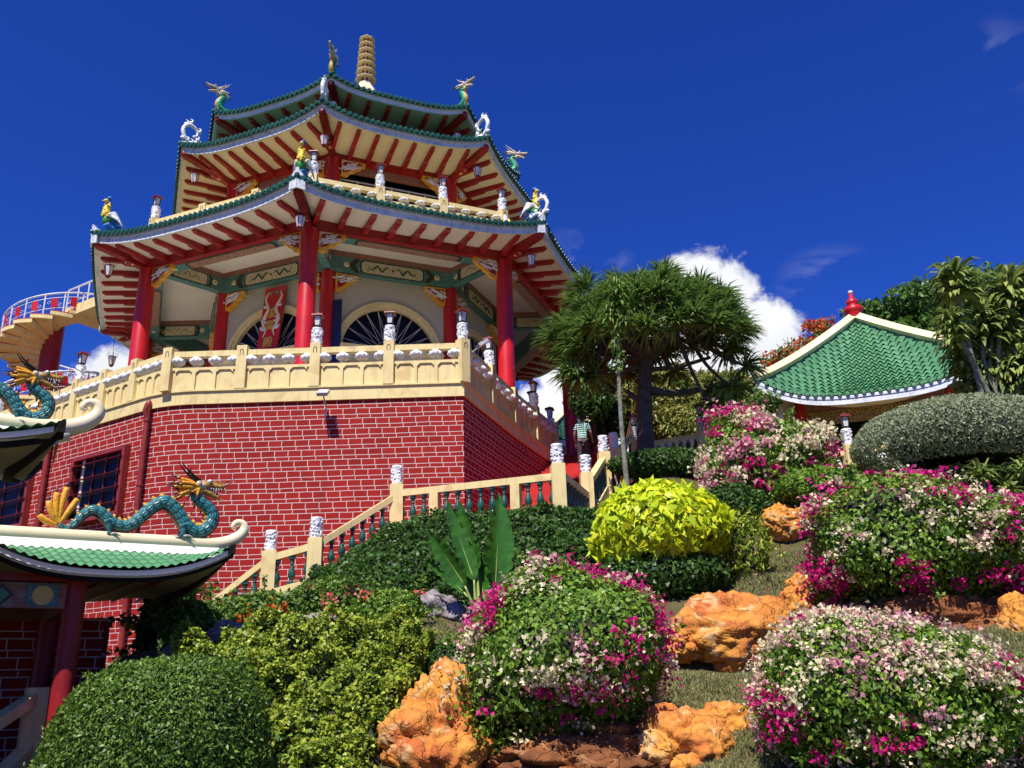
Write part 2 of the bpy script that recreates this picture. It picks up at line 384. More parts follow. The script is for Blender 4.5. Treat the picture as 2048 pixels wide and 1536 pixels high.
# ---------------------------------------------------------------- sun & sky
SAZ=R(19.5); SEL=R(57)
sd=Vector((-math.sin(SAZ)*math.cos(SEL),-math.cos(SAZ)*math.cos(SEL),math.sin(SEL)))
sl=bpy.data.lights.new('sun','SUN'); sl.energy=4.9; sl.angle=R(.53); sl.color=(1,.945,.85)
so=bpy.data.objects.new('sun',sl); col.objects.link(so); so.rotation_euler=sd.to_track_quat('Z','Y').to_euler(); so.location=sd*60
w=bpy.data.worlds.new('World'); sc.world=w; w.use_nodes=True
nt=w.node_tree;N=nt.nodes;L=nt.links; bg=N['Background']; g=NG(N,L)
sky=N.new('ShaderNodeTexSky'); sky.sky_type='NISHITA'; sky.sun_disc=False; sky.sun_elevation=SEL; sky.sun_rotation=R(199.5); sky.altitude=400; sky.air_density=1.0; sky.dust_density=.3; sky.ozone_density=3.5
hs=N.new('ShaderNodeHueSaturation'); hs.inputs['Saturation'].default_value=1.05
tint=N.new('ShaderNodeMix'); tint.data_type='RGBA'; tint.blend_type='MULTIPLY'; tint.inputs[0].default_value=1; tint.inputs[7].default_value=(.35,.50,1.32,1)
L.new(sky.outputs[0],tint.inputs[6]); L.new(tint.outputs[2],hs.inputs['Color'])
tc=N.new('ShaderNodeTexCoord'); DIR=tc.outputs['Generated']
# cumulus clouds: unions of rounded lobes in direction space with noisy edges
def vdist(d):   # angular-ish distance of DIR to unit vector d
    n=N.new('ShaderNodeVectorMath'); n.operation='DISTANCE'; L.new(DIR,n.inputs[0]); n.inputs[1].default_value=d; return n.outputs['Value']
nz=N.new('ShaderNodeTexNoise'); nz.inputs['Scale'].default_value=24; nz.inputs['Detail'].default_value=10; nz.inputs['Roughness'].default_value=.62; nz.inputs['Distortion'].default_value=.25; L.new(DIR,nz.inputs['Vector'])
nzl=N.new('ShaderNodeTexNoise'); nzl.inputs['Scale'].default_value=7; nzl.inputs['Detail'].default_value=5; L.new(DIR,nzl.inputs['Vector'])
wob=g('ADD',g('MULTIPLY',g('SUBTRACT',nz.outputs[0],.5),.075),g('MULTIPLY',g('SUBTRACT',nzl.outputs[0],.5),.05))
def lobe(u,v,rp):
    d=ray(u,v); d=d/np.linalg.norm(d); return g('SUBTRACT',rp/1800.,vdist(tuple(d)))
acc=None
for u,v,rp in [(1395,640,120),(1330,620,80),(1450,600,75),(1490,690,115),(1300,720,90),(1400,750,140),(1180,700,55),(1130,760,75),(1210,830,95),(1545,690,50),(1380,570,55),(1520,640,60),
               (1090,830,80),(230,770,68),(290,800,70),(190,800,60),(250,850,100),(150,860,70)]:
    s_=lobe(u,v,rp*1.12); acc=s_ if acc is None else g('MAXIMUM',acc,s_)
dens=g('ADD',acc,wob)
rr=N.new('ShaderNodeMapRange'); rr.interpolation_type='SMOOTHSTEP'; rr.inputs[1].default_value=-.004; rr.inputs[2].default_value=.016; L.new(dens,rr.inputs[0])
# wisps
mpw=N.new('ShaderNodeMapping'); mpw.inputs['Scale'].default_value=(1,1,2.2); L.new(DIR,mpw.inputs[0])
nw=N.new('ShaderNodeTexNoise'); nw.inputs['Scale'].default_value=9; nw.inputs['Detail'].default_value=8; nw.inputs['Distortion'].default_value=.5; L.new(mpw.outputs[0],nw.inputs['Vector'])
accw=None
for u,v,rp in [(1660,600,90),(1990,130,55),(1160,520,60),(1210,540,50)]:
    s_=lobe(u,v,rp); accw=s_ if accw is None else g('MAXIMUM',accw,s_)
rw=N.new('ShaderNodeMapRange'); rw.interpolation_type='SMOOTHSTEP'; rw.inputs[1].default_value=-.02; rw.inputs[2].default_value=.05; L.new(accw,rw.inputs[0])
rn=N.new('ShaderNodeMapRange'); rn.inputs[1].default_value=.5; rn.inputs[2].default_value=.8; rn.inputs[4].default_value=.75; L.new(nw.outputs[0],rn.inputs[0])
cov=g('MAXIMUM',rr.outputs[0],g('MULTIPLY',rw.outputs[0],rn.outputs[0]))
# billow shading: denser = whiter, noise darkens folds
sh=N.new('ShaderNodeMapRange'); sh.inputs[1].default_value=.36; sh.inputs[2].default_value=.62; sh.inputs[3].default_value=.62; sh.inputs[4].default_value=1.0
nc=N.new('ShaderNodeTexNoise'); nc.inputs['Scale'].default_value=9; nc.inputs['Detail'].default_value=7; nc.inputs['Roughness'].default_value=.5; L.new(DIR,nc.inputs['Vector'])
L.new(nc.outputs[0],sh.inputs[0])
cc=N.new('ShaderNodeMix'); cc.data_type='RGBA'; cc.inputs[6].default_value=(4.6,5.2,6.6,1); cc.inputs[7].default_value=(10.5,10.5,10.6,1); L.new(sh.outputs[0],cc.inputs[0])
mxc=N.new('ShaderNodeMix'); mxc.data_type='RGBA'; L.new(cov,mxc.inputs[0]); L.new(hs.outputs[0],mxc.inputs[6]); L.new(cc.outputs[2],mxc.inputs[7])
L.new(mxc.outputs[2],bg.inputs[0]); bg.inputs[1].default_value=.075
sc.view_settings.view_transform='Standard'; sc.view_settings.look='None'; sc.view_settings.exposure=.45; sc.view_settings.gamma=1
sc.cycles.max_bounces=6; sc.cycles.transparent_max_bounces=6

# ---------------------------------------------------------------- reusable things
def dup(root,loc,rz=0,label=None,group=None,sc_=None):
    c=copy_tree(root); c.location=loc; c.rotation_euler=(0,0,rz)
    if label:c['label']=label
    if group:c['group']=group
    if sc_: c.scale=(sc_,)*3
    return c
class Proto:
    def __init__(s,fn): s.fn=fn; s.o=None
    def place(s,loc,rz,label,group=None,k=None):
        if s.o is None:
            s.o=s.fn(); o=s.o; o.location=loc; o.rotation_euler=(0,0,rz); o['label']=label
            if group:o['group']=group
            if k:o.scale=(k,)*3
            return o
        return dup(s.o,loc,rz,label,group,k or 1)
def mk_hang():
    e=empty('hanging_lantern',(0,0,0),'','lantern')
    b=MB(); n=6      # body from z=-.62..-.16 , wire up to 0 (hook)
    prof=[(.10,-.58),(.17,-.20)]
    b.lathe([(.095,-.56),(.165,-.20)],6); b.build('lamp_glass',M['lglass'],e)
    f=MB()
    for j in range(6):
        a=2*PI*j/6
        f.tube([(.098*math.cos(a),.098*math.sin(a),-.57),(.17*math.cos(a),.17*math.sin(a),-.19)],.012,4)
    f.lathe([(.17,-.205),(.175,-.17),(.13,-.15),(.02,-.13)],6); f.lathe([(.02,-.66),(.07,-.63),(.105,-.575),(.10,-.55)],6)
    for j in range(6):
        a=2*PI*j/6; d=Vector((math.cos(a),math.sin(a),0))
        f.tube(cr([d*.16+Vector((0,0,-.17)),d*.25+Vector((0,0,-.12)),d*.22+Vector((0,0,-.03)),d*.10+Vector((0,0,-.06))],3),.008,4)
    f.build('lamp_frame',M['lred'],e)
    wv=MB().tube([(0,0,-.15),(0,0,.55)],.008,4); wv.build('wire',M['black'],e)
    return e
hang=Proto(mk_hang)
def mk_post():
    e=empty('post_lantern',(0,0,0),'','lantern')
    b=MB().lathe([(.095,.05),(.13,.33)],4); 
    for q in range(1): pass
    b.build('lamp_glass',M['lglass'],e)
    f=MB()
    for j in range(4):
        a=2*PI*j/4
        f.tube([(.10*math.cos(a),.10*math.sin(a),.03),(.14*math.cos(a),.14*math.sin(a),.34)],.014,4)
    f.lathe([(.10,0),(.115,.03),(.10,.055)],4); f.lathe([(.04,-.03),(.06,.0)],8)
    f.build('lamp_frame',M['black'],e)
    c=MB().lathe([(.15,.33),(.235,.35),(.225,.38),(.10,.44),(.03,.455),(.02,.49)],4)
    c.build('lamp_cap',M['lred'],e)
    return e
postl=Proto(mk_post)
def carved(b,p,r=.145,h=.52,m=0,seed=0):    # carved round shaft with relief bumps
    rnd=random.Random(seed*13+5)
    b.lathe([(r*.96,0),(r*1.02,.03),(r,.06),(r,h-.07),(r*1.05,h-.05),(r*1.04,h-.01),(r*.8,h)],18,p,m)
    for i in range(46):
        a=rnd.random()*2*PI;z=.06+rnd.random()*(h-.13)
        b.ell(Vector(p)+Vector((r*math.cos(a),r*math.sin(a),z)),(.035,.035,.028),7,4,m)
def lotus_into(b,p,k=1.0,q=.86):   # scalloped white cloud cup under the rail; p = stem foot
    p=Vector(p)
    b.lathe([(.08*q,0),(.06*q,.05*k),(.09*q,.07*k)],12,p,1)
    b.lathe([(.10*q,.065*k),(.18*q,.10*k),(.225*q,.16*k),(.215*q,.20*k),(.15*q,.235*k),(.11*q,.26*k)],24,p,0,lobes=(8,.07))
    for j in range(10):
        a=2*PI*j/10; b.ell(p+Vector((.20*q*math.cos(a),.20*q*math.sin(a),.16*k)),(.05*q,.05*q,.05*k),7,5,0)

# ---------------------------------------------------------------- the pagoda
CX,CY=-6.868,35.406; TH=R(.64)
def ov(k,r,z): a=-PI/2+TH+k*PI/4; return Vector((CX+r*math.cos(a),CY+r*math.sin(a),z))
pg=empty('pagoda',(CX,CY,8.3),'three tiered octagonal Chinese pagoda with red columns, green tiled upturned eaves and painted friezes','pagoda')
ZD=8.3
def col_obj(name,x,y,z0,z1,r,par,mat=None,base=True):
    b=MB().lathe([(r,z0),(r,z1-.02),(r*.97,z1)],28,(x,y,0))
    o=b.build(name,mat or M['red'],par,True,autosm=40)
    if base: MB().lathe([(r*1.35,z0),(r*1.4,z0+.08),(r*1.2,z0+.16),(r*1.02,z0+.2)],28,(x,y,0)).build('column_base',M['carved'],o)
    return o
for k in range(8):
    p=ov(k,9.36,0); col_obj('column',p.x,p.y,ZD,14.66,.30,pg)
for k in range(8):
    p=ov(k,6.3,0); col_obj('inner_column',p.x,p.y,ZD,14.58,.27,pg,base=False)
# deck floor slab inside, inner walls
def octpoly(r): return [ov(k,r,0) for k in range(8)]
def slab(r,z0,z1,name,mat,par,r2=None):
    b=MB();n=8; P=[ov(k,r,z0) for k in range(8)]+[ov(k,r,z1) for k in range(8)]
    if r2:
        P+=[ov(k,r2,z0) for k in range(8)]+[ov(k,r2,z1) for k in range(8)]
        fs=[]
        for k in range(8):
            j=(k+1)%8; fs+=[(k,j,8+j,8+k),(16+j,16+k,24+k,24+j),(8+k,8+j,24+j,24+k),(k,16+k,16+j,j)]
    else: fs=[tuple(range(7,-1,-1)),tuple(range(8,16))]+[(k,(k+1)%8,8+(k+1)%8,8+k) for k in range(8)]
    b.add(P,fs); return b.build(name,mat,par)
slab(9.3,15.42,15.5,'ceiling',M['soffit'],pg)
# inner wall: per visible face an arch opening
def face_frame(k0,r,z):     # origin at face centre, ex along face (left->right seen from outside), n outward
    A=ov(k0,r,z);B=ov(k0+1,r,z); ex=(B-A).normalized(); n=Vector((ex.y,-ex.x,0)); return (A+B)/2,ex,n,(B-A).length
UP=Vector((0,0,1))
for k in range(8):
    O,ex,n,Lw=face_frame(k,6.3,0); zs=11.55; ra=1.93; hw=Lw/2
    vis=k in(-2%8,-1%8,0,1,7,6)
    # wall with semicircular opening: polygon strips
    b=MB(); seg=24; arc=[(ra*math.cos(PI-PI*i/seg),zs+ra*math.sin(PI*i/seg)) for i in range(seg+1)]
    top=15.4
    pts=[O+ex*x+UP*z for x,z in arc]; tp=[O+ex*x+UP*top for x,z in arc]
    b.add(pts+tp,[(i,i+1,seg+2+i,seg+1+i) for i in range(seg)])
    for s in(-1,1):
        b.add([O+ex*s*ra+UP*ZD,O+ex*s*hw+UP*ZD,O+ex*s*hw+UP*top,O+ex*s*ra+UP*top,O+ex*s*ra+UP*zs],[(0,1,2,3,4) if s>0 else (4,3,2,1,0)])
    b.build('inner_wall',M['wallp'],pg)
    if k not in (5,6,7,0,1): continue
    fr=empty('fanlight_window',(0,0,0),None,None); fr.parent=pg; fr.location=O+UP*zs-rootloc(pg); del_keys=[fr.pop(q) for q in ('label','category') if q in fr]
    def arcb(b,r0,r1,dy0,dy1):
        sg=36
        P=[]
        for i in range(sg+1):
            a=PI*i/sg
            for rr_,dd in((r0,dy0),(r1,dy0),(r1,dy1),(r0,dy1)):
                P.append(O+UP*zs+ex*rr_*math.cos(a)+UP*rr_*math.sin(a)+n*dd)
        fs=[]
        for i in range(sg):
            for q in range(4):
                q2=(q+1)%4; fs.append((i*4+q,i*4+q2,(i+1)*4+q2,(i+1)*4+q))
        b.add(P,fs)
    b=MB(); arcb(b,1.80,1.95,-.12,.06); arcb(b,1.95,2.07,-.05,.12); arcb(b,2.07,2.11,0,.05)
    for s in(-1,1):
        b.beam(O+ex*s*1.94+UP*ZD+n*.03,O+ex*s*1.94+UP*zs+n*.03,.26,.18,up=n)
    b.build('window_frame',M['cream'],fr)
    b=MB(); sg=30; ring=[O+UP*zs+ex*1.85*math.cos(PI*i/sg)+UP*1.85*math.sin(PI*i/sg)-n*.10 for i in range(sg+1)]
    b.add(ring,[tuple(range(sg+1))]); b.box(O+UP*((ZD+zs)/2)-n*.12,(3.7,.02,zs-ZD),rz=math.atan2(ex.y,ex.x))
    b.build('glass',M['glass'],fr)
    b=MB(); 
    hub=.55
    for i in range(13):
        a=PI*i/12
        for da in(-.07,.07):
            a2=min(max(a,0),PI)
            b.tube([O+UP*zs+ex*hub*math.cos(a2+da*2.1)+UP*abs(hub*math.sin(a2+da*2.1))-n*.05,O+UP*zs+ex*1.82*math.cos(a2)+UP*1.82*math.sin(a2)-n*.05],.014,4)
    b.tube([O+UP*zs+ex*hub*math.cos(PI*i/16)+UP*hub*math.sin(PI*i/16)-n*.05 for i in range(17)],.016,4)
    b.build('window_spokes',M['metal'],fr)
    b=MB(); b.box(O+UP*(zs-.07)+n*.30,(3.9,.75,.13),rz=math.atan2(ex.y,ex.x)); b.box(O+UP*(zs-.3)+n*.22,(3.9,.5,.32),rz=math.atan2(ex.y,ex.x),m=1)
    b.build('door_canopy',[M['cream'],M['wallp']],pg)
# friezes (painted beams): inner ring, radial beams, outer painted soffit
def frieze(O,ex,n,Lw,z0,z1,th,dragons=True,seed=0,both=False):
    """painted beam centred at O (face plane), outward normal n"""
    rz=math.atan2(ex.y,ex.x); H=z1-z0; zc=(z0+z1)/2
    b=MB(); b.box(O+UP*(z0+H*.36),(Lw,th,H*.72),rz=rz,m=0); b.box(O+UP*(z0+H*.86),(Lw,th*.9,H*.28),rz=rz,m=1)
    o=b.build('painted_beam',[M['teal'],M['brownp']],pg)
    ca=MB(); hh=H*.30; zz=z0+H*.37
    hw=Lw*.25
    poly=[(-hw,-hh*.55),(-hw*.93,-hh*.9),(hw*.93,-hh*.9),(hw,-hh*.55),(hw,hh*.55),(hw*.93,hh*.9),(-hw*.93,hh*.9),(-hw,hh*.55)]
    for sgn in ((1,-1) if both else (1,)):
        Oc=O+UP*zz+n*sgn*(th/2+.012)
        ca.ext([(x*1.05,y*1.18) for x,y in poly],Oc-n*sgn*.006,ex,UP,.012,1)
        for s in(-1,1):   # chevrons to the ends
            ch=[(s*hw*1.06,-H*.33),(s*hw*1.22,-H*.33),(s*hw*1.42,0),(s*hw*1.22,H*.33),(s*hw*1.06,H*.33),(s*hw*1.2,0)]
            ca.ext(ch if s>0 else ch[::-1],Oc-n*sgn*.004,ex,UP,.012,1)
            ca.lathe([(.001,-.02),(.10,-.015),(.11,0),(.04,.02)],10,Oc+ex*s*Lw*.37,3,ax=Matrix((ex,-UP,n*sgn)).transposed())
            ca.lathe([(.001,-.02),(.035,0),(.03,.035)],8,Oc+ex*s*Lw*.37,4,ax=Matrix((ex,-UP,n*sgn)).transposed())
        ca.ext(poly,Oc,ex,UP,.02,0)
        rnd=random.Random(seed)
        if dragons:
            for s in(-1,1):
                P=[Oc+n*sgn*.016+ex*s*hw*(.12+.68*t/9)+UP*hh*(.45*math.sin(t*1.5+.3)*(1-.03*t)) for t in range(10)]
                ca.tube(cr(P,3),[.008+.030*math.sin(PI*min(1,(i+2)/28)) for i in range(28)],5,2)
                for q in (2,5,8):
                    ca.tube([P[q],P[q]+ex*s*.06-UP*.10,P[q]+ex*s*.13-UP*.12],.010,4,2)
            ca.ell(Oc+n*sgn*.016,(.05,.02,.05),8,5,4)
        else:
            for q in range(7):
                x=-hw*.8+q*hw*.27
                P=[Oc+n*sgn*.014+ex*(x+.1*t)+UP*hh*(rnd.uniform(-.5,.5)) for t in range(4)]
                ca.tube(cr(P,3),.013,4,2 if q%2 else 5)
    ca.build('painted_cartouche',[M['cart'],M['olive'],M['balg'],M['creamw'],M['maroon'],M['gold']],o)
    return o
vf=[5,6,7,0,1,2]
for k in vf:
    O,ex,n,Lw=face_frame(k,6.42,0); frieze(O,ex,n,Lw-.1,14.55,15.42,.3,True,k)
    # outer beam with painted underside, behind the red ring beam
    O,ex,n,Lw=face_frame(k,9.05,0); rz=math.atan2(ex.y,ex.x)
    b=MB(); b.box(O+UP*15.02,(Lw-.2,.45,.80),rz=rz); ob=b.build('painted_beam',M['teal'],pg)
    b=MB(); hw=Lw*.27
    b.ext([(-hw,-.13),(-hw*.94,-.19),(hw*.94,-.19),(hw,-.13),(hw,.13),(hw*.94,.19),(-hw*.94,.19),(-hw,.13)],O+UP*14.61,ex,n,.03,0)
    b.ext([(-hw*1.06,-.14),(-hw,-.215),(hw,-.215),(hw*1.06,-.14),(hw*1.06,.14),(hw,.215),(-hw,.215),(-hw*1.06,.14)],O+UP*14.618,ex,n,.02,1)
    for s in(-1,1):
        b.lathe([(.09,-.02),(.08,0),(.001,.01)],8,O+ex*s*Lw*.37+UP*14.615,2)
    b.build('painted_cartouche',[M['cartf'],M['olive'],M['creamw']],ob)
for k in (6,7,0,1,2,5):
    A=ov(k,6.5,0);B=ov(k,9.15,0); ex=(B-A).normalized(); n=Vector((ex.y,-ex.x,0))
    frieze((A+B)/2,ex,n,(B-A).length,14.62,15.42,.3,False,k+20,True)
MB().lathe([(.28,15.40),(.27,15.34),(.18,15.33),(.17,15.37),(.0001,15.37)],20,tuple(at(378,595,27.5).xy)+(0,)).build('ceiling_lamp',M['creamw'],pg)
# carved corner brackets
def bracket(O,ex,W=.92,H=.78,par=None):
    n=Vector((ex.y,-ex.x,0))
    out=[(0,0),(W,0),(W*1.0,-H*.22),(W*.88,-H*.30),(W*.84,-H*.42),(W*.66,-H*.50),(W*.58,-H*.66),(W*.40,-H*.74),(W*.30,-H*.95),(W*.14,-H),(0,-H*.94)]
    inn=[(.07,-.07),(W*.86,-.07),(W*.78,-H*.30),(W*.52,-H*.46),(W*.30,-H*.72),(.07,-H*.82)]
    b=MB(); b.ext(out,O,ex,UP,.16,0); o=b.build('bracket',M['yellow'],par)
    b=MB()
    b.ext(inn,O,ex,UP,.19,0); rnd=random.Random(int(O.x*100))
    for s in(-1,1):
        for q in range(17):
            x=.1+rnd.random()*W*.62; z=-.1-rnd.random()*(H*.6-(x/W)*H*.45)
            P=[O+n*s*.10+ex*(x+.07*t*math.cos(t*1.3+q))+UP*(z+.06*math.sin(t*1.9+q)) for t in range(5)]
            b.tube(cr(P,3),.013,5,1)
    b.build('carving',[M['maroon'],M['carved']],o)
for k in vf+[3]:
    for kk,s in((k,-1),(k,1)):
        A=ov(k,9.36,14.66); B=ov(k+s,9.36,14.66); ex=(B-A).normalized()
        bracket(A+ex*.3,ex,par=pg)
for k in (6,7,0,1,2):
    for s in(-1,1):
        A=ov(k,6.33,14.5); B=ov(k+s,6.33,14.5); ex=(B-A).normalized(); nn=Vector((ex.y,-ex.x,0))*(1 if s>0 else -1)
        bracket(A+ex*.27+nn*.1,ex,.85,.74,pg)

# ---------------------------------------------------------------- eave roofs
def eave(s,zc,sag): return zc-sag*(1-abs(2*s-1)**3.2)
def make_roof(name,rc,zc,sag,rr,zr,rtop,ztop,nraf,soffm,hfas,ring_h,faces,rw=.16,per=.21,label=None):
    rf=bpy.data.objects.new(name,None); col.objects.link(rf); rf.parent=pg; rf.location=(0,0,0)
    if label: rf['label']=label
    def P(k,s,r,z): A=ov(k,r,z);B=ov(k+1,r,z); return A*(1-s)+B*s
    S=33
    # fascia: double board
    b=MB()
    for k in faces:
        pts=[]
        for i in range(S):
            s=i/(S-1); z=eave(s,zc,sag)
            for dr,dz in((0,0),(.0,hfas*.55),(.05,hfas*.57),(.05,hfas),(-.12,hfas),(-.12,.02)):
                pts.append(P(k,s,rc+dr,z+dz))
        n=6;fs=[]
        for i in range(S-1):
            for j in range(n):
                j2=(j+1)%n; fs.append((i*n+j,(i+1)*n+j,(i+1)*n+j2,i*n+j2))
        b.add(pts,fs)
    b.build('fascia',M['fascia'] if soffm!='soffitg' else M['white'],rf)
    # soffit
    b=MB(); so=[]
    for k in faces:
        pts=[];NV=5
        for i in range(S):
            s=i/(S-1)
            for j in range(NV):
                t=j/(NV-1); r=lerp(rr-.1,rc-.08,t); z=lerp(zr+ring_h-.03,eave(s,zc,sag)+.06,t)
                pts.append(P(k,s,r,z))
        b.grid(pts,S,NV,flip=True)
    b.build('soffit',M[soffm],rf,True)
    def soffz(k,s,r):
        t=(r-(rr-.1))/((rc-.08)-(rr-.1)); return lerp(zr+ring_h-.03,eave(s,zc,sag)+.06,t)
    # ring beam
    b=MB()
    for k in faces:
        A=ov(k,rr,zr+ring_h/2);B=ov(k+1,rr,zr+ring_h/2); b.beam(A,B,.34,ring_h)
    b.build('ring_beam',M['maroon'],rf)
    # rafters
    ca=math.cos(PI/8)
    for k in faces:
        O,ex,n,_=face_frame(k,rc,0); _,_,_,Lr=face_frame(k,rr,0); Lc=_
        Lc=(ov(k+1,rc,0)-ov(k,rc,0)).length
        for i in range(nraf):
            x=(i+1)/(nraf+1)*Lc-Lc/2; s=x/Lc+.5
            d1=rc*ca-.22                   # outer dist (apothem)
            d0=rr*ca
            if abs(x)>Lr/2: d0=max(d0,abs(x)/math.tan(PI/8)+.10)
            if d1-d0<.35: continue
            def pt(d,dz):
                # param s at that ring
                rcur=d/ca; hwc=d*math.tan(PI/8); ss=min(1,max(0,(x+hwc)/(2*hwc)))
                return Vector((CX,CY,0))+n*d+ex*x+UP*(soffz(k,ss,rcur)+dz)
            dm=lerp(d0,d1,.52)
            prof=[(d0,.03),(d1,.03),(d1+.03,-.05),(d1-.10,-.14),(dm+.08,-.15),(dm-.02,-.22),(d0,-.25)]
            A=[pt(d,z)+ex*rw/2 for d,z in prof];B=[pt(d,z)-ex*rw/2 for d,z in prof]; q=len(prof)
            MB().add(A+B,[tuple(range(q)),tuple(range(2*q-1,q-1,-1))]+[(a,q+a,q+(a+1)%q,(a+1)%q) for a in range(q)]).build('rafter',M['maroon'],rf)
    ks=sorted(set([k for k in faces]+[(k+1) for k in faces]))
    for k in ks:
        if k==8: k=0
        A=ov(k,rr-.05,zr+.05);B=ov(k,rc-.12,zc+.02); d=(B-A).normalized(); side=d.cross(UP).normalized()
        b=MB(); m1=A.lerp(B,.42); m2=A.lerp(B,.48)
        b.beam(A+UP*.05,m2+UP*.02,.24,.34); b.beam(m1+UP*.06,B-UP*.04,.28,.30)
        b.lathe([(.001,-.16),(.11,-.15),(.15,0),(.11,.15),(.001,.16)],10,m1+UP*-.08,0,ax=Matrix((d,UP,side)).transposed())
        b.ell(B-UP*.06,(.16,.16,.16),10,6); 
        o=b.build('hip_rafter',M['maroon'],rf)
        MB().beam(A+d*.25-UP*.02,m1-UP*.16+d*.1,.10,.09).build('strut',M['cream'],o)
    # tiled slope
    b=MB()
    for k in faces:
        Lc=(ov(k+1,rc,0)-ov(k,rc,0)).length; npd=int(Lc/per); SU=npd*6+1; NV=7; pts=[]
        for i in range(SU):
            s=i/(SU-1)
            for j in range(NV):
                t=j/(NV-1); r=lerp(rc+.13,rtop,t); z=lerp(eave(s,zc,sag)+hfas+.02,ztop,t**1.15)
                # keep corrugation spacing constant: s across at radius r measured from centre line
                pts.append(P(k,s,r,z)+UP*(.055*max(0,math.cos(2*PI*s*npd))-.02))
        b.grid(pts,SU,NV,flip=True)
        # drip tiles + round ends
        O,ex,n,_=face_frame(k,rc,0)
        for i in range(npd+1):
            s=min(1,max(0,i/npd)); p=P(k,s,rc+.12,eave(s,zc,sag)+hfas+.03)
            b.lathe([(.001,.07),(.075,.06),(.082,.03),(.075,-.25)],10,p,0,ax=Matrix((ex,UP,n)).transposed())
            s2=(i+.5)/npd
            if i<npd:
                p=P(k,s2,rc+.14,eave(s2,zc,sag)+hfas+.02)
                b.ext([(-.10,.03),(-.09,-.05),(-.05,-.105),(0,-.125),(.05,-.105),(.09,-.05),(.10,.03)],p,ex,UP,.03)
    b.build('tiles',M['tile'],rf,True,autosm=35)
    # hip ridges
    for k in ks:
        if k==8:k=0
        b=MB(); pts=[]
        for j in range(9):
            t=j/8; pts.append(ov(k,lerp(rc+.10,rtop,t),lerp(zc+hfas+.06,ztop+.06,t**1.15)))
        b.tube(pts,.09,8); b.build('hip_ridge',M['tile'],rf,True)
    return rf
F1=[4,5,6,7,0,1,2]
r1=make_roof('lower_roof',11.35,15.10,.45,9.36,14.64,9.7,15.75,9,'soffit',.36,.40,F1,.17)
r2=make_roof('middle_roof',8.60,20.12,.50,6.30,19.45,5.2,21.9,8,'soffit',.34,.24,[4,5,6,7,0,1,2],.15)
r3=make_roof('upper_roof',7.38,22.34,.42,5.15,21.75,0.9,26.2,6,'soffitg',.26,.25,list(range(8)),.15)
# corner upstands on the lower roof (white prow ends)
for k in (6,7,0,1,2):
    k_=k%8; A=ov(k_,11.40,15.15); d=(ov(k_,12,0)-ov(k_,11,0)); d.z=0; d.normalize(); side=Vector((-d.y,d.x,0))
    b=MB(); b.ext([(-.9,.28),(.02,-.1),(.10,.62),(-.1,.50),(-.4,.42)],A,d,UP,.12); 
    for s in(-1,1):
        e=(side*s-d*.41).normalized()
        b.ext([(0,-.12),(.28,-.16),(.26,.30),(0,.62)],A+d*.07,e,UP,.05)
    b.build('corner_prow',M['fascia'],r1)
# ---- second storey: floor, columns, window walls
slab(9.75,15.5,15.8,'upper_deck',M['cream'],pg)
for k in (5,6,7,0,1,2,3):
    p=ov(k,6.30,0); col_obj('upper_column',p.x,p.y,15.8,19.5,.29,pg,base=False)
for k in (4,5,6,7,0,1,2):
    O,ex,n,Lw=face_frame(k,6.1,0); rz=math.atan2(ex.y,ex.x)
    wn=bpy.data.objects.new('window_wall',None); col.objects.link(wn); wn.parent=pg; wn.location=O+UP*15.8-rootloc(pg)
    MB().box(O+UP*19.3,(Lw-.5,.2,.30),rz=rz).build('lintel',M['brownp'],wn)
    if k==1 or k==2:
        b=MB().box(O+UP*17.3,(Lw-.5,.06,3.0),rz=rz); b.build('screen_panel',M['soffit'],wn)
        b=MB()
        for i in range(-4,5): b.box(O+ex*i*.5+UP*17.3+n*.06,(.06,.06,3.0),rz=rz)
        for j in range(5): b.box(O+UP*(16.1+j*.55)+n*.08,(Lw-.5,.05,.06),rz=rz)
        b.build('lattice',M['maroon'],wn)
    else:
        MB().box(O+UP*17.3,(Lw-.5,.04,3.0),rz=rz).build('glass',M['glass'],wn)
        b=MB()
        for i in range(-3,4): b.box(O+ex*i*.7+UP*17.3+n*.05,(.06,.05,3.0),rz=rz)
        for z in(16.3,17.35,17.75,18.75): b.box(O+UP*z+n*.06,(Lw-.5,.04,.05),rz=rz)
        b.build('window_frame',M['metal'],wn)
for k in (6,7,0,1,2):
    for s in(-1,1):
        A=ov(k,6.33,19.45); B=ov(k+s,6.33,19.45); ex=(B-A).normalized(); nn=Vector((ex.y,-ex.x,0))*(1 if s>0 else -1)
        bracket(A+ex*.3+nn*.1,ex,.95,.72,pg)
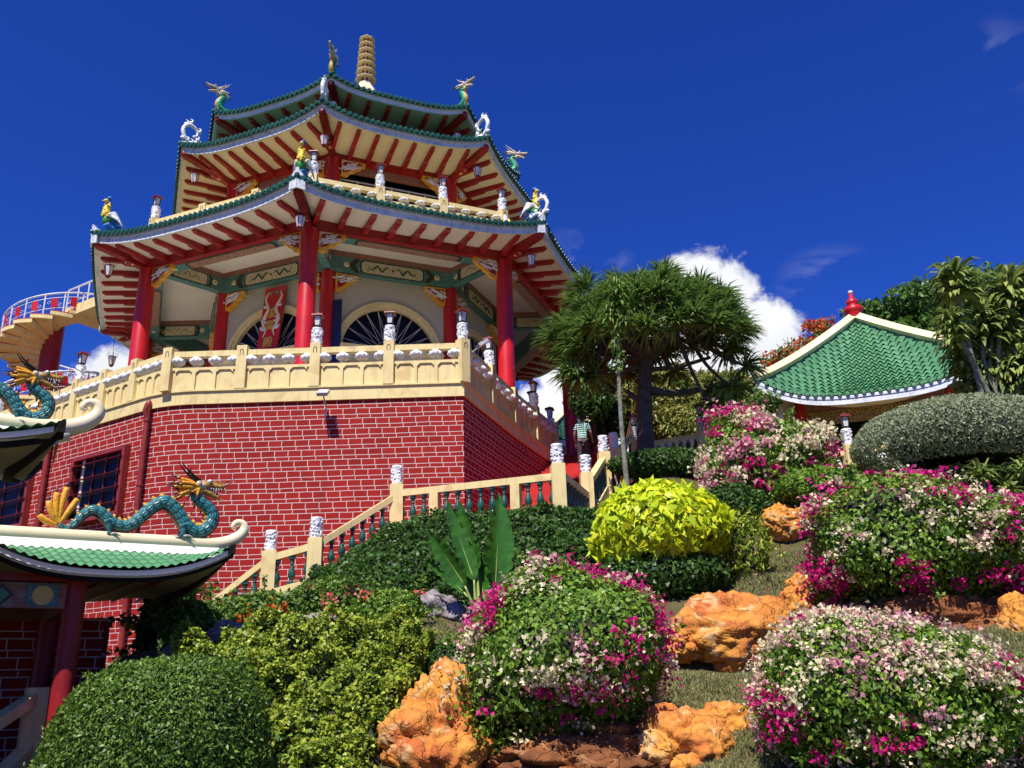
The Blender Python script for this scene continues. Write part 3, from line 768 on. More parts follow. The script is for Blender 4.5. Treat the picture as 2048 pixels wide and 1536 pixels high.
# ---- spire
spx=Vector((CX+.03,CY,0))
def octl(prof,mats=0): return MB().lathe(prof,8,(spx.x,spx.y,0),mats,ax=Matrix.Rotation(TH,3,'Z'))
sp=octl([(1.0,25.7),(1.0,26.7),(.78,27.0),(.74,27.05),(.70,27.35),(.52,27.62),(.40,27.78),(.34,28.0)]).build('spire',M['creamw'],pg)
z=28.0
for i in range(7):
    r=.52-.022*i; h=.44-.012*i
    b=octl([(r*.58,z),(r*.58,z+h*.55),(r*.62,z+h*.62),(r,z+h*.50),(r*1.0,z+h*.56),(r*.6,z+h*.90),(r*.5,z+h)])
    ts=b.build('spire_tier',M['cream'],sp); octl([(r*.97,z+h*.50),(r*1.03,z+h*.505),(r*1.03,z+h*.565),(r*.95,z+h*.61)]).build('tier_rim',M['creamw'],sp)
    b=MB()
    for q in range(8):
        a=-PI/2+TH+PI/8+q*PI/4; d=Vector((math.cos(a),math.sin(a),0)); e=Vector((-d.y,d.x,0))
        rad=r*.58*math.cos(PI/8)
        b.ext([(-.055,.03),(.055,.03),(.055,h*.32),(0,h*.46),(-.055,h*.32)],spx+UP*z+d*(rad+.004),e,UP,.02)
    b.build('spire_opening',M['maroon'],sp)
    z+=h
MB().lathe([(.10,-.05),(.11,.04),(.05,.09),(.07,.14),(.0001,.24)],10,spx+UP*z).build('spire_knob',M['lred'],sp,True)

# ---------------------------------------------------------------- balustrades with lotus cups
def balustrade(name,pts,z0,zr,band,label,lantern_at=(),lab=None,npanel=3,deep=.5,capz=.12,wall=.2,postw=.30,hpf=.58,shaft_at=None,open_low=True):
    """pts: list of bays corners (posts) ; z0 base of the low wall, zr rail top ; band bottom"""
    e=empty(name,Vector((pts[0][0],pts[0][1],z0)),label,'balustrade')
    H=zr-z0; hp=z0+H*hpf      # top of the solid low wall
    rl=MB(); 
    for i in range(len(pts)-1):
        a=Vector((*pts[i],0));b_=Vector((*pts[i+1],0)); d=(b_-a); Lb=d.length; d.normalize(); n=Vector((d.y,-d.x,0))
        w=MB()
        w.vbeam(a+UP*((z0+hp)/2),b_+UP*((z0+hp)/2),wall*.5,hp-z0)
        w.vbeam(a+n*.02+UP*(hp-.04),b_+n*.02+UP*(hp-.04),wall*.5+.05,.08)
        if npanel:
          for j in range(npanel+1):
            x=postw*.6+(Lb-postw*1.2)*j/npanel; p=a+d*x
            if 0<j<npanel: w.box(p+n*.035+UP*((z0+hp)/2-.03),(.10,wall*.5+.03,hp-z0-.1),rz=math.atan2(d.y,d.x))
            for s in(-1,1):
                if (j==0 and s<0) or (j==npanel and s>0): continue
                q=p+d*s*.05+n*(wall*.25+.03)
                w.ext([(0,0),(s*.09,0),(0,-.09)] if s>0 else [(0,0),(0,-.09),(s*.09,0)],q+UP*(hp-.08),d,UP,.04)
        w.build('panel',M['cream'],e)
        r_=MB().vbeam(a+UP*(zr-.09),b_+UP*(zr-.09),.20,.17); r_.build('rail',M['cream'],e)
        # cups
        for t in (.115,.37,.63,.885):
            lc=MB(); lotus_into(lc,a+d*Lb*t+UP*hp,(zr-.17-hp)/.255); lc.build('lotus_cup',[M['carved'],M['creamw']],e,True)
    for i,p in enumerate(pts):
        d=Vector((pts[min(i+1,len(pts)-1)][0]-pts[max(i-1,0)][0],pts[min(i+1,len(pts)-1)][1]-pts[max(i-1,0)][1],0)); rz=math.atan2(d.y,d.x)
        d.normalize(); n=Vector((d.y,-d.x,0))
        b=MB(); P=Vector((*p,0)); b.box(P+UP*((z0+zr+capz)/2),(postw,postw+.02,zr+capz-z0),rz=rz)
        # arch groove ornament
        arc=[P+n*(postw/2+.012)+d*.045*math.cos(PI-PI*q/6)+UP*(zr-.06+.055*math.sin(PI*q/6)) for q in range(7)]
        b.tube([arc[0]-UP*.12]+arc+[arc[-1]-UP*.12],.011,4,1)
        if i in (shaft_at if shaft_at is not None else lantern_at):
            carved(b,P+UP*(zr+capz),.145,.52,2,i)
        b.build('post',[M['cream'],M['olive'],M['carved']],e)
        if i in lantern_at:
            postl.place(P+UP*(zr+capz+.55),rz+PI/4,lantern_at[i],'lanterns on the balustrade posts')
    return e
def sub(A,B,n): return [tuple(Vector(A).lerp(Vector(B),i/n)) for i in range(n)]
K=.955
pA=(-1.42,23.5); pB=(-10.05,23.58); pC=(0.0,28.15); pE=(1.60,32.6); pG=(-14.0,26.1); pH=(-18.4,29.1); pI=(-21.5,33)
ZB=7.66; ZR=9.30
mid=sub(pB,pA,4); left=sub(pH,pG,3)+sub(pG,pB,3)
rt=sub(pA,pC,2)+sub(pC,pE,2)+[pE]
MAIN=left+mid+rt
names={}
# order indexes: 0..2 H-G, 3..5 G-B, 6..9 B-A, 10.. right
lan={3:'brown capped lantern on the white carved post before the spiral stair railing',
     8:'lantern on the carved white post just right of the front red column of the pagoda',
     9:'lantern on the carved white balustrade post in front of the right fanlight',
     10:'lantern on the carved white corner post above the right edge of the front brick wall',
     11:'lantern on the carved post behind the floodlight, on the shaded side balustrade',
     13:'lantern on the side balustrade post just right of the right front red column'}
bal=balustrade('balustrade',MAIN,ZB+.42,ZR,ZB,'cream deck balustrade with white lotus cups running round the pagoda above the brick wall',lan,shaft_at=set(lan)|{0})
# podium: brick walls and cream band
pod=empty('brick_podium',Vector((-6,24,-1)),'red painted brick podium wall with white joints and a cream band, carrying the pagoda','building')
walls=[pI,pH,pG,pB,pA,pC,pE,(2.4,40)]
b=MB(); ul=0; zb0=-1.6
wuv=[]
rnd=.5
P2=[]
# rounded bends at B and G
def rounded(poly,idx,rad,n=5):
    out=[]
    for i,p in enumerate(poly):
        if i in idx:
            A=Vector(poly[i-1]);B=Vector(p);C=Vector(poly[i+1]); a=B+(A-B).normalized()*rad;c=B+(C-B).normalized()*rad
            for j in range(n+1):
                t=j/n; out.append(tuple(a*(1-t)**2+B*2*t*(1-t)+c*t*t))
        else: out.append(tuple(p))
    return out
wp=rounded(walls,{2,3,5},.9)
def inset(poly,d):
    out=[]
    for i,p in enumerate(poly):
        a=Vector(poly[max(i-1,0)]);c=Vector(poly[min(i+1,len(poly)-1)]); t=(c-a).normalized(); n=Vector((t.y,-t.x)); out.append(tuple(Vector(p)-n*d))
    return out
wi=inset(wp,-.03)
for i in range(len(wi)-1):
    a=Vector((*wi[i],0));c=Vector((*wi[i+1],0)); l=(c-a).length
    b.add([a+UP*zb0,c+UP*zb0,c+UP*(ZB+.02),a+UP*(ZB+.02)],[(0,1,2,3)],0,[((ul,zb0),(ul+l,zb0),(ul+l,ZB),(ul,ZB))]); ul+=l
b.build('brick_wall',M['brick'],pod)
b=MB(); wo=inset(wp,-.10); wi2=inset(wp,.5)
for i in range(len(wo)-1):
    a=Vector((*wo[i],0));c=Vector((*wo[i+1],0));a2=Vector((*wi2[i],0));c2=Vector((*wi2[i+1],0))
    b.add([a+UP*ZB,c+UP*ZB,c+UP*(ZB+.41),a+UP*(ZB+.41),a2+UP*ZB,c2+UP*ZB,a2+UP*(ZB+.41),c2+UP*(ZB+.41)],[(0,1,2,3),(4,5,1,0),(3,2,7,6)])
    b.vbeam(a+UP*(ZB+.40),c+UP*(ZB+.40),.10,.05)
b.build('cream_band',M['cream'],pod)
b=MB(); b.add([Vector((*p,ZD)) for p in wi],[tuple(range(len(wi)))]); b.build('deck',M['soffit'],pod)
# downpipes on the wall
def pipe(u,v0,v1,face,label):
    # face plane through 2 plan points
    A=Vector((*face[0],0));B=Vector((*face[1],0)); d=(B-A).normalized(); n=Vector((d.y,-d.x,0)); r_=Vector(ray(u,v0))
    t=(A+n*.15).dot(n)/r_.dot(n); p=r_*t; z1=p.z; r2=Vector(ray(u,v1)); 
    p=Vector((p.x,p.y,0))
    b=MB(); b.tube([p+UP*-1.5,p+UP*z1],.085,10); 
    for q in range(5): b.lathe([(.085,-.04),(.105,-.03),(.105,.03),(.085,.04)],10,p+UP*(z1-.4-q*1.9))
    b.tube([p+UP*(z1-.35),p+UP*(z1-.1)+n*.10,p+UP*(z1+.08)+n*.05],.075,8)
    b.lathe([(.09,0),(.09,.12),(.05,.2),(.0001,.22)],10,p+UP*(z1+.02))
    solo(b,'downpipe',M['pipe'],label,'pipe','red rain pipes on the brick podium',smooth=True,autosm=40)
pipe(297,815,1000,(pG,pB),'red rain pipe on the brick wall right of the louvred window, near the wall bend')
pipe(100,880,1000,(pH,pG),'red rain pipe between the two louvred windows, left of the dragon tail')
# louvred windows
def louvre(u0,u1,v0,v1,face,label):
    A=Vector((*face[0],0));B=Vector((*face[1],0)); d=(B-A).normalized(); n=Vector((d.y,-d.x,0))
    def hit(u,v): r_=Vector(ray(u,v)); return r_*((A+n*.05).dot(n)/r_.dot(n))
    a=hit(u0,v0);c=hit(u1,v1); W=(Vector((c.x,c.y,0))-Vector((a.x,a.y,0))).length; z1=a.z; z0=c.z
    C=(a+c)/2; C.z=(z0+z1)/2; H=abs(z1-z0); rz=math.atan2(d.y,d.x)
    e=empty('louvre_window',C-UP*H/2,label,'window','louvred windows in the brick podium')
    MB().box(C+n*.012,(W,.02,H),rz=rz).build('glass',M['glass'],e)
    b=MB()
    for s in(-1,1):
        b.box(C+d*s*(W/2+.06)+n*.08,(.14,.18,H+.26),rz=rz); b.box(C+UP*s*(H/2+.07)+n*.08,(W-.005,.18,.12),rz=rz)
    b.box(C-UP*(H/2+.16)+n*.13,(W+.36,.30,.05),rz=rz)
    b.build('frame',M['pipe'],e)
    b=MB()
    for q in range(4):
        b.box(C+d*(-W/2+W*(q+.5)/4)+n*.05,(.03,.03,H),rz=rz,m=1)
    for q in range(4):
        zc=C.z-H/2+H*(q+.6)/4
        Mx=Matrix.Rotation(rz,3,'Z')@Matrix.Rotation(R(8),3,'X')
        b.box(Vector((C.x,C.y,zc))+n*.16,(W*1.05,.16,.012),m=0,M=Mx)
    b.build('slats',[M['lred'],M['pipe']],e)
    MB().box(C-d*W*.36+n*.04,(.14,.03,H),rz=rz).build('curtain',M['soffit'],e)
louvre(158,240,926,1022,(pG,pB),'louvred window in the brick wall above the dragon back, between the two red pipes')
louvre(-60,50,966,1046,(pH,pG),'louvred window cut by the left edge of the photo, above the dragon tail')
# floodlights
def flood(p,n,rzx,label):
    e=empty('floodlight',p,label,'floodlight')
    MB().tube([p-UP*.5,p-UP*.1,p+n*.35+UP*.1],.022,6).build('arm',M['metal'],e)
    MB().box(p+n*.42+UP*.18,(.30,.34,.10),M=Matrix.Rotation(rzx,3,'Z')@Matrix.Rotation(R(35),3,'X')).build('lamp_head',M['metal'],e)
flood(Vector((-5.35,23.40,7.55)),Vector((0,-1,0)),0,'small grey floodlight on a bent arm on the front brick wall, below the band')
flood(Vector((-1.25,23.75,9.15)),Vector((.95,-.3,0)),R(-70),'long grey floodlight on an arm beside the corner post lantern')
# red name board with characters
O,ex,n,Lw=face_frame(7,6.42,0)
bp=at(543,645,O.y-.25); e=empty('name_board',Vector((bp.x,bp.y,11.6)),'tall red board with gold Chinese characters and pale dragons, hung under the left fanlight frieze','sign')
rzb=math.atan2(ex.y,ex.x); 
c0=Vector((bp.x,bp.y,12.95)); tilt=Matrix.Rotation(rzb,3,'Z')@Matrix.Rotation(R(-6),3,'X')
MB().box(c0,(.92,.07,2.75),M=tilt).build('board',M['red'],e)
def text_mesh(s,size,loc,Mx,mat,par,name='character'):
    cu=bpy.data.curves.new(name,'FONT'); cu.body=s; cu.size=size; cu.extrude=.012; cu.align_x='CENTER'; cu.align_y='CENTER'; cu.resolution_u=3
    o=bpy.data.objects.new(name,cu); col.objects.link(o); bpy.context.view_layer.update()
    me=bpy.data.meshes.new_from_object(o.evaluated_get(bpy.context.evaluated_depsgraph_get()))
    bpy.data.objects.remove(o)
    me.materials.clear(); me.materials.append(mat)
    r_=bpy.data.objects.new(name,me); col.objects.link(r_); r_.parent=par
    me.transform(Matrix.Translation(Vector(loc)-rootloc(par))@Mx.to_4x4()@Matrix.Rotation(PI/2,4,'X'))
    return r_
for ch,dz in(('凌',.22),('霄',-.32),('殿',-1.02)):
    text_mesh(ch,.46,c0+tilt@Vector((0,-.05,dz)),tilt,M['gold'],e)
b=MB()
for s in(-1,1):
    P=[c0+tilt@Vector((s*(.27+.09*math.sin(t*1.25)),-.05,1.15-t*.19)) for t in range(11)]
    b.tube(cr(P,4),[.015+.045*math.sin(PI*min(1,(i+3)/44)) for i in range(41)],6,0)
    for q,(dx,dz) in enumerate([(.32,.55),(.30,.05),(.34,-.05),(.27,-.12),(.36,-.35),(.3,-.42)]):
        b.ell(c0+tilt@Vector((s*dx,-.05,dz)),(.10,.03,.06),8,5,1)
    b.ell(c0+tilt@Vector((s*.14,-.06,1.12)),(.09,.04,.06),8,5,2)
b.build('dragon_relief',[M['creamw'],M['fascia'],M['tilel']],e,True)
# navy couplet boards on inner columns
for (u,v,Y_,k,lb) in ((671,665,29.0,0,'dark blue couplet board on the inner column behind the front red column'),(438,690,31.2,7,'dark blue couplet board on the inner column left of the left fanlight')):
    p=at(u,v,Y_); solo(MB().box(p,(.42,.05,2.6),rz=R(-15)),'couplet_board',M['navy'],lb,'sign','dark blue boards on the inner columns')

# ---------------------------------------------------------------- upper balustrade on the lower roof
r_up=9.35; zb=15.78; zr_=16.72
upts=[]
for k in (5,6,7,0,1):
    upts+=sub(ov(k,r_up,0)[:2],ov(k+1,r_up,0)[:2],3)
upts.append(tuple(ov(2,r_up,0)[:2]))
ulan={6:'lantern on the left corner post of the upper balcony, against the sky',
      9:'lantern on the front corner post of the upper balcony, beside the front phoenix',
      10:'upper balcony lantern nearest the front corner on the right front side',
      11:'upper balcony lantern below the right bracket of the dark upper windows',
      12:'lantern on the right corner post of the upper balcony, beside the right phoenix'}
balustrade('balcony_balustrade',upts,zb,zr_,zb,'cream balcony balustrade with white lotus cups on the lower green roof of the pagoda',ulan,npanel=0,capz=.10)

# hanging lanterns under eave corners
def HL(k,r,z,lb): hang.place(ov(k,r,z),random.random(),lb,'lanterns hanging from the pagoda eave corners')
HL(0,10.75,14.55,'white and red lantern hanging beside the front red column, lowest eave')
HL(7,10.75,14.55,'white and red lantern hanging at the left corner of the lowest eave')
HL(1,10.75,14.55,'white and red lantern hanging at the right corner of the lowest eave')
_n0=set(col.objects)
HL(6,10.75,14.0,'dark lantern on a long wire before the white cloud, left of the red columns')
_h6=[o for o in col.objects if o not in _n0 and o.parent is None][0]; MB().tube([_h6.location+UP*.5,_h6.location+UP*1.15],.008,4).build('wire',M['black'],_h6)
HL(0,8.0,19.55,'white and red lantern hanging at the front corner of the middle eave')
HL(7,8.0,19.55,'white and red lantern hanging at the left corner of the middle eave')
HL(1,8.0,19.55,'white and red lantern hanging at the right corner of the middle eave')
HL(7,6.8,21.75,'white and red lantern hanging at the left corner of the topmost eave')
HL(1,6.8,21.75,'white and red lantern hanging at the right corner of the topmost eave')
HL(0,6.8,21.95,'white and red lantern half hidden at the front corner of the topmost eave')
# ---------------------------------------------------------------- entrance stair with green balusters
def vase(b,p,h,m=0):
    k=h/.62
    b.box(Vector(p)+UP*(.03*k),(.15,.15,.06*k),m=m)
    b.lathe([(.065,.06*k),(.05,.09*k),(.05,.11*k),(.085,.17*k),(.095,.22*k),(.08,.29*k),(.045,.38*k),(.035,.42*k),(.055,.45*k),(.04,.48*k),(.06,.54*k),(.075,.56*k)],12,p,m)
    b.box(Vector(p)+UP*(.59*k),(.15,.15,.06*k),m=m)
st=empty('entrance_staircase',Vector((-1,22,2)),'cream balustraded staircase with green vase balusters climbing along the front of the brick wall','staircase')
SP=[(541,1104,21.2,1),(632,1078,20.9,1),(794,971,22.2,1),(1115,930,20.7,1),(1172,948,23.2,1),(1207,906,25.0,1)]
SPp=[at(u,v,Y) for u,v,Y,_ in SP]
low=at(424,1195,21.5)
def rpost(p,zb,par,shaft=True,w_=.34,seed=0,mat='cream'):
    b=MB(); b.box((p.x,p.y,(p.z+zb)/2),(w_,w_,p.z-zb),rz=R(4)); b.box((p.x,p.y,p.z+.0),(w_*.96,w_*.96,.03),rz=R(4))
    o=b.build('post',M[mat],par)
    if shaft:
        c=MB(); carved(c,p+UP*.01,.138,.52,0,seed); c.build('carved_shaft',M['carved'],o,True)
def rail_bay(a,b_,par,nb,hr=.86,mid=None,base=.45,foot=True,bm='balg',cm='cream'):
    d=Vector((b_.x-a.x,b_.y-a.y,0)); Lh=d.length; dn=d.normalized()
    MB().vbeam(a-UP*.09,b_-UP*.09,.20,.17).build('rail',M[cm],par)
    MB().vbeam(a-UP*(hr+base/2),b_-UP*(hr+base/2),.26,base).build('stringer',M[cm],par)
    for i in range(nb):
        t=(i+.5)/nb
        if mid and any(abs(t-q)<.5/nb for q in mid): continue
        p=a.lerp(b_,t)-UP*hr; b=MB(); 
        if foot: b.box(p+UP*.02,(.15,.2,.08),rz=math.atan2(dn.y,dn.x))
        vase(b,p,hr-.175); b.build('baluster',M[bm],par,True,autosm=40)
    for q in (mid or []):
        p=a.lerp(b_,q); MB().box(p-UP*(hr/2+.09),(.24,.22,hr-.18),rz=math.atan2(dn.y,dn.x)).build('post',M[cm],par)
P1,P2,P3,P4,P5,P6=SPp
for i,p in enumerate(SPp): rpost(p,p.z-2.2,st,True,.34,i+30)
off=UP*.08
low.z-=.0
rail_bay(low-off,P1-off,st,6,base=.4)
rail_bay(P1-off,P2-off,st,3,base=.35)
rail_bay(P2-off,P3-off*2.2,st,8,base=.35)
rail_bay(P3-off*1.8,P4-off*2.6,st,14,mid=[.25,.75],base=.4)
rail_bay(P4-off*1.5,P5-UP*.55,st,9,base=.5)
rail_bay(P5-off*3,P6-off,st,5,base=.5)
P7=at(1228,898,26.6); rpost(P7,P7.z-2.2,st,True,.34,40)
P6b=at(1262,915,27.8)
rail_bay(P6-off,Vector((P7.x+.25,P7.y-.6,P6.z-.55)),st,4,base=.5)
rail_bay(P7-off,at(1262,872,28.6),st,4,base=.5)
# steps: lower run behind rails, landing, red run up to the deck
b=MB(); zl=P3.z-1.25
n1=10
for i in range(n1):
    t=i/n1; p=low.lerp(P3,t); z=lerp(low.z,P3.z,t)-1.1; b.box((p.x+.2,22.55,z-.2),(.62,1.7,.6),m=0)
b.box(((P3.x+P4.x)/2+.6,22.25,zl-.3),(P4.x-P3.x+1.3,2.3,.6),m=0)
b.build('lower_steps',M['dred'],st)
b=MB(); ns=26; y0=23.6; y1=33.5; z0=zl; z1=8.25
for i in range(ns):
    t=(i+1)/ns; y=lerp(y0,y1,i/ns); xl=lerp(pA[0],pE[0],min(1,(y-23.5)/9.1))-.1; xr=lerp(P5.x,3.9,(y-23.2)/9)
    z=lerp(z0,z1,t); b.box(((xl+xr)/2,y+.2,z-.5),(xr-xl,.42,1))
b.box((3.6,36.5,8.25-.6),(5,6.3,1.2)); b.build('red_steps',M['dred'],st)
# ---------------------------------------------------------------- terrace balustrade behind the tree, to the right pavilion
tz=empty('terrace_balustrade',at(1330,940,29),'shaded cream terrace balustrade with white balusters behind the dark trunk of the big tree','balustrade')
T1=at(1270,884,28.8);T2=at(1403,862,29.2);T3=at(1560,845,29.6)
for i,(p,s) in enumerate(((T1,1),(T2,1),(T3,1))): rpost(p,p.z-1.6,tz,True,.3,50+i)
rail_bay(T1-off,T2-off,tz,9,.86,base=.4,bm='white'); rail_bay(T2-off,T3-off,tz,9,.86,base=.4,bm='white')
postl.place(T1+UP*.55,.3,'dark lantern on the white post just left of the big tree trunk','lanterns on the balustrade posts')
postl.place(T2+UP*.55,.5,'dark lantern on the white terrace post right of the big tree trunk','lanterns on the balustrade posts')
pt=empty('pavilion_balustrade',at(1700,905,25),'cream balustrade on a red base in front of the small green roofed pavilion','balustrade')
Q0=at(1560,905,26.2);Q1=at(1697,892,25);Q2=at(1852,860,24.0);Q3=at(2040,826,23.0)
Q2.z=Q1.z+.02;Q0.z=Q1.z;Q3.z=Q1.z
for i,p in enumerate((Q0,Q1,Q2,Q3)): rpost(p,p.z-1.0,pt,True,.34,60+i)
for a,c in ((Q0,Q1),(Q1,Q2),(Q2,Q3)):
    MB().vbeam(a-UP*.17,c-UP*.17,.2,.22).build('rail',M['cream'],pt)
    MB().vbeam(a-UP*1.30,c-UP*1.30,.45,.42).build('curb',M['cream'],pt)
    for t in (.2,.4,.6,.8):
        p=a.lerp(c,t)-UP*1.09; bb=MB(); bb.lathe([(.10,0),(.07,.1),(.12,.3),(.16,.5),(.12,.7),(.08,.78),(.1,.82)],12,p); bb.build('baluster',M['carved'],pt,True)
b=MB(); ul=0
for a,c in ((Q0,Q1),(Q1,Q2),(Q2,Q3)):
    d=(c-a).length; za=a.z-1.5
    n=Vector((c.y-a.y,-(c.x-a.x),0)).normalized()*.1
    b.add([a-UP*3.6+n-UP*0,c-UP*3.6+n,c-UP*1.5+n,a-UP*1.5+n],[(0,1,2,3)],0,[((ul,0),(ul+d,0),(ul+d,2.1),(ul,2.1))]); ul+=d
b.build('red_base',M['brick'],pt)
postl.place(Q1+UP*.55,.7,'red capped lantern on the pavilion post left of the grey green clipped bush','lanterns on the balustrade posts')
postl.place(Q2+UP*.55,.6,'red capped lantern on the post rising behind the grey green clipped bush','lanterns on the balustrade posts')
postl.place(at(1063,803,33.5)+UP*.0,.6,'pale lantern on a grey pillar against the cloud behind the side balustrade','lanterns on the balustrade posts')
gp=at(1063,806,33.5)
solo(MB().lathe([(.22,-1.9),(.22,0),(.16,.02)],12,gp),'lamp_pillar',M['white'],'plain grey lamp pillar against the cloud behind the side balustrade','pillar')
gp=at(1100,838,34.5); solo(MB().lathe([(.19,-2.2),(.19,0),(.14,.02)],12,gp),'lamp_pillar',M['white'],'shorter grey lamp pillar beside the far red column','pillar')
postl.place(gp,.6,'dark lantern on the shorter pillar beside the far red column','lanterns on the balustrade posts',1.15)
# ---------------------------------------------------------------- right pavilion
def pavilion(LL,RR,za,sag,name,label,mat_tile,rows=21,hz=.42,asp=.5,post=True,per=.26,scl=1):
    e2=Vector((RR.x-LL.x,RR.y-LL.y,0)); W=e2.length; ex=e2.normalized(); inn=Vector((-ex.y,ex.x,0)); 
    C=(LL+RR)/2+inn*W*asp; C.z=LL.z
    e=empty(name,Vector((C.x,C.y,LL.z-3.6)),label,'pavilion')
    cs=[Vector((LL.x,LL.y,LL.z)),Vector((RR.x,RR.y,LL.z)),Vector((RR.x,RR.y,LL.z))+inn*W*2*asp,Vector((LL.x,LL.y,LL.z))+inn*W*2*asp]
    ap=Vector((C.x,C.y,za)); rf=MB(); fa=MB(); sf=MB()
    for k in range(4):
        A=cs[k];B=cs[(k+1)%4]; Lk=(B-A).length; npd=int(Lk/per)
        exk=(B-A).normalized()
        nu=npd*8+1; rws=rows if k in(0,3,1) else 8; NV=rws*2+1; pts=[]
        def sf_(s,t):
            p=A.lerp(B,s); z0=eave(s,LL.z,sag)
            q=p.lerp(ap,t); q.z=lerp(z0,za,.72*t+.28*t*t) if t<1 else za
            q.z-=.0
            # concave profile
            q.z=z0+(za-z0)*(t**1.18)
            return q
        for i in range(nu):
            s=i/(nu-1)
            for j in range(NV):
                t=(1 if j==NV-1 else min(1,(j//2+.97)/rws) if j%2 else max(0,(j//2-.45*(j>0))/rws))
                lift=.10*(1-(j%2)) 
                # columns stay parallel: shrink s toward the centre line, wave by true lateral position
                p=sf_(s,t); lat=(p-A).dot(exk)
                pts.append(p+UP*(.06*math.sin(2*PI*lat/per)+lift))
        rf.grid(pts,nu,NV,flip=True)
        for i in range(33):
            pass
        P_=[]
        for i in range(33):
            s=i/32; p=sf_(s,0); o=(p-Vector((C.x,C.y,p.z))).normalized()*.06
            P_+= [p-UP*.30,p-UP*.30+o,p-UP*.10+o*1.0,p-UP*.10+o*1.5,p-UP*.0+o*1.5,p-UP*.0]
        fs=[]
        for i in range(32):
            for j in range(6):
                j2=(j+1)%6; fs.append((i*6+j,(i+1)*6+j,(i+1)*6+j2,i*6+j2))
        fa.add(P_,fs)
        pts=[]
        for i in range(17):
            s=i/16
            for t,dz in((0,-.28),(.38,-.05)):
                p=sf_(s,0).lerp(Vector((C.x,C.y,sf_(s,0).z)),t); p.z+=dz; pts.append(p)
        sf.grid(pts,17,2)
        # round tile ends
        for i in range(npd+1):
            s=min(1,(i+.25)*per/Lk); p=sf_(s,0)+UP*.05; nn=Vector((exk.y,-exk.x,0))
            rf.lathe([(.001,.16),(.07,.15),(.075,.05),(.07,-.05)],8,p,0,ax=Matrix((exk,UP,nn)).transposed())
    rf.build('tiles',mat_tile,e,True,autosm=30); fa.build('fascia',M['white'],e); sf.build('soffit',M['soffit'],e)
    for k in range(4):
        A=cs[k]; P_=[]
        for i in range(13):
            t=i/12; q=A.lerp(ap,t); q.z=LL.z+(za-LL.z)*(t**1.18)+.09; P_.append(q)
        o=(A-Vector((C.x,C.y,A.z))).normalized()
        P_=[P_[0]+o*.18+UP*.10]+P_
        d=MB(); d.tube(cr(P_,3),.21,4)
        d.build('hip_ridge',M['creamw'],e)
        s=MB(); s.tube(cr([P_[0]+UP*.1,P_[0]+o*.1+UP*.45,P_[0]+o*.35+UP*.62,P_[0]+o*.5+UP*.4],4),[.09,.085,.08,.075,.07,.065,.06,.055,.05,.045,.04,.035,.03],8); s.build('corner_scroll',M['carved'],e,True)
    fz=za
    f=MB().lathe([(r_*.86,z_*.86) for r_,z_ in [(.30,0),(.34,.08),(.30,.18),(.40,.30),(.44,.42),(.36,.56),(.20,.64),(.26,.72),(.28,.82),(.20,.94),(.10,1.02),(.09,1.25)]],18,(C.x,C.y,fz+.0))
    fo=f.build('finial',M['red'],e,True); MB().ell((C.x,C.y,fz+1.12),(.10,.10,.09),12,8).build('finial_ball',M['white'],fo,True)
    if post:
        rz=math.atan2(ex.y,ex.x)
        for sx in(-1,1):
            for sy in(-1,1):
                p=C+ex*sx*W*.33+inn*sy*W*.33
                MB().lathe([(.2,LL.z-3.6),(.2,LL.z-.6)],16,(p.x,p.y,0)).build('column',M['red'],e,True,autosm=40)
        for sx,axv,oth in ((1,ex,inn),(-1,ex,inn),(1,inn,ex),(-1,inn,ex)):
            p=C+oth*sx*W*.33; rr=math.atan2(axv.y,axv.x)
            bm=MB().box(p+UP*-.85,(W*.66,.18,.42),rz=rr); bm.box(p+UP*-1.35,(W*.66,.05,.5),rz=rr,m=1); bm.build('painted_beam',[M['brownp'],M['scroll2']],e)
        nn=-inn
        MB().box(C-inn*W*.335+ex*.3+UP*-.78,(1.3,.06,.40),rz=rz).build('name_board',M['red'],e)
        MB().box(C+inn*W*.15+UP*-2.4,(W*.5,.2,2.4),rz=rz).build('inner_wall',M['olive'],e)
        MB().box(C+UP*-4.1,(W*.8,W*.8,1.0),rz=rz).build('floor',M['cream'],e)
    return e
M['scroll2']=patmat('fret_carving',(.10,.06,.03),(.42,.28,.10),10,.12)
PL=at(1513,760,29); PR=atz(1985,696,PL.z)
pavilion(PL,PR,12.95,1.02,'garden_pavilion','small pavilion with a steep green tiled roof, cream ridges and red gourd finial','%s' and M['tilel'])
# far small pavilion roof seen beside the far red column
fl=at(1080,868,44); fr_=at(1210,872,44); fr_.z=fl.z
pavilion(fl,fr_,fl.z+1.9,.4,'far_pavilion','distant green roof with yellow ridge glimpsed beside the far red column',M['tile'],rows=10)
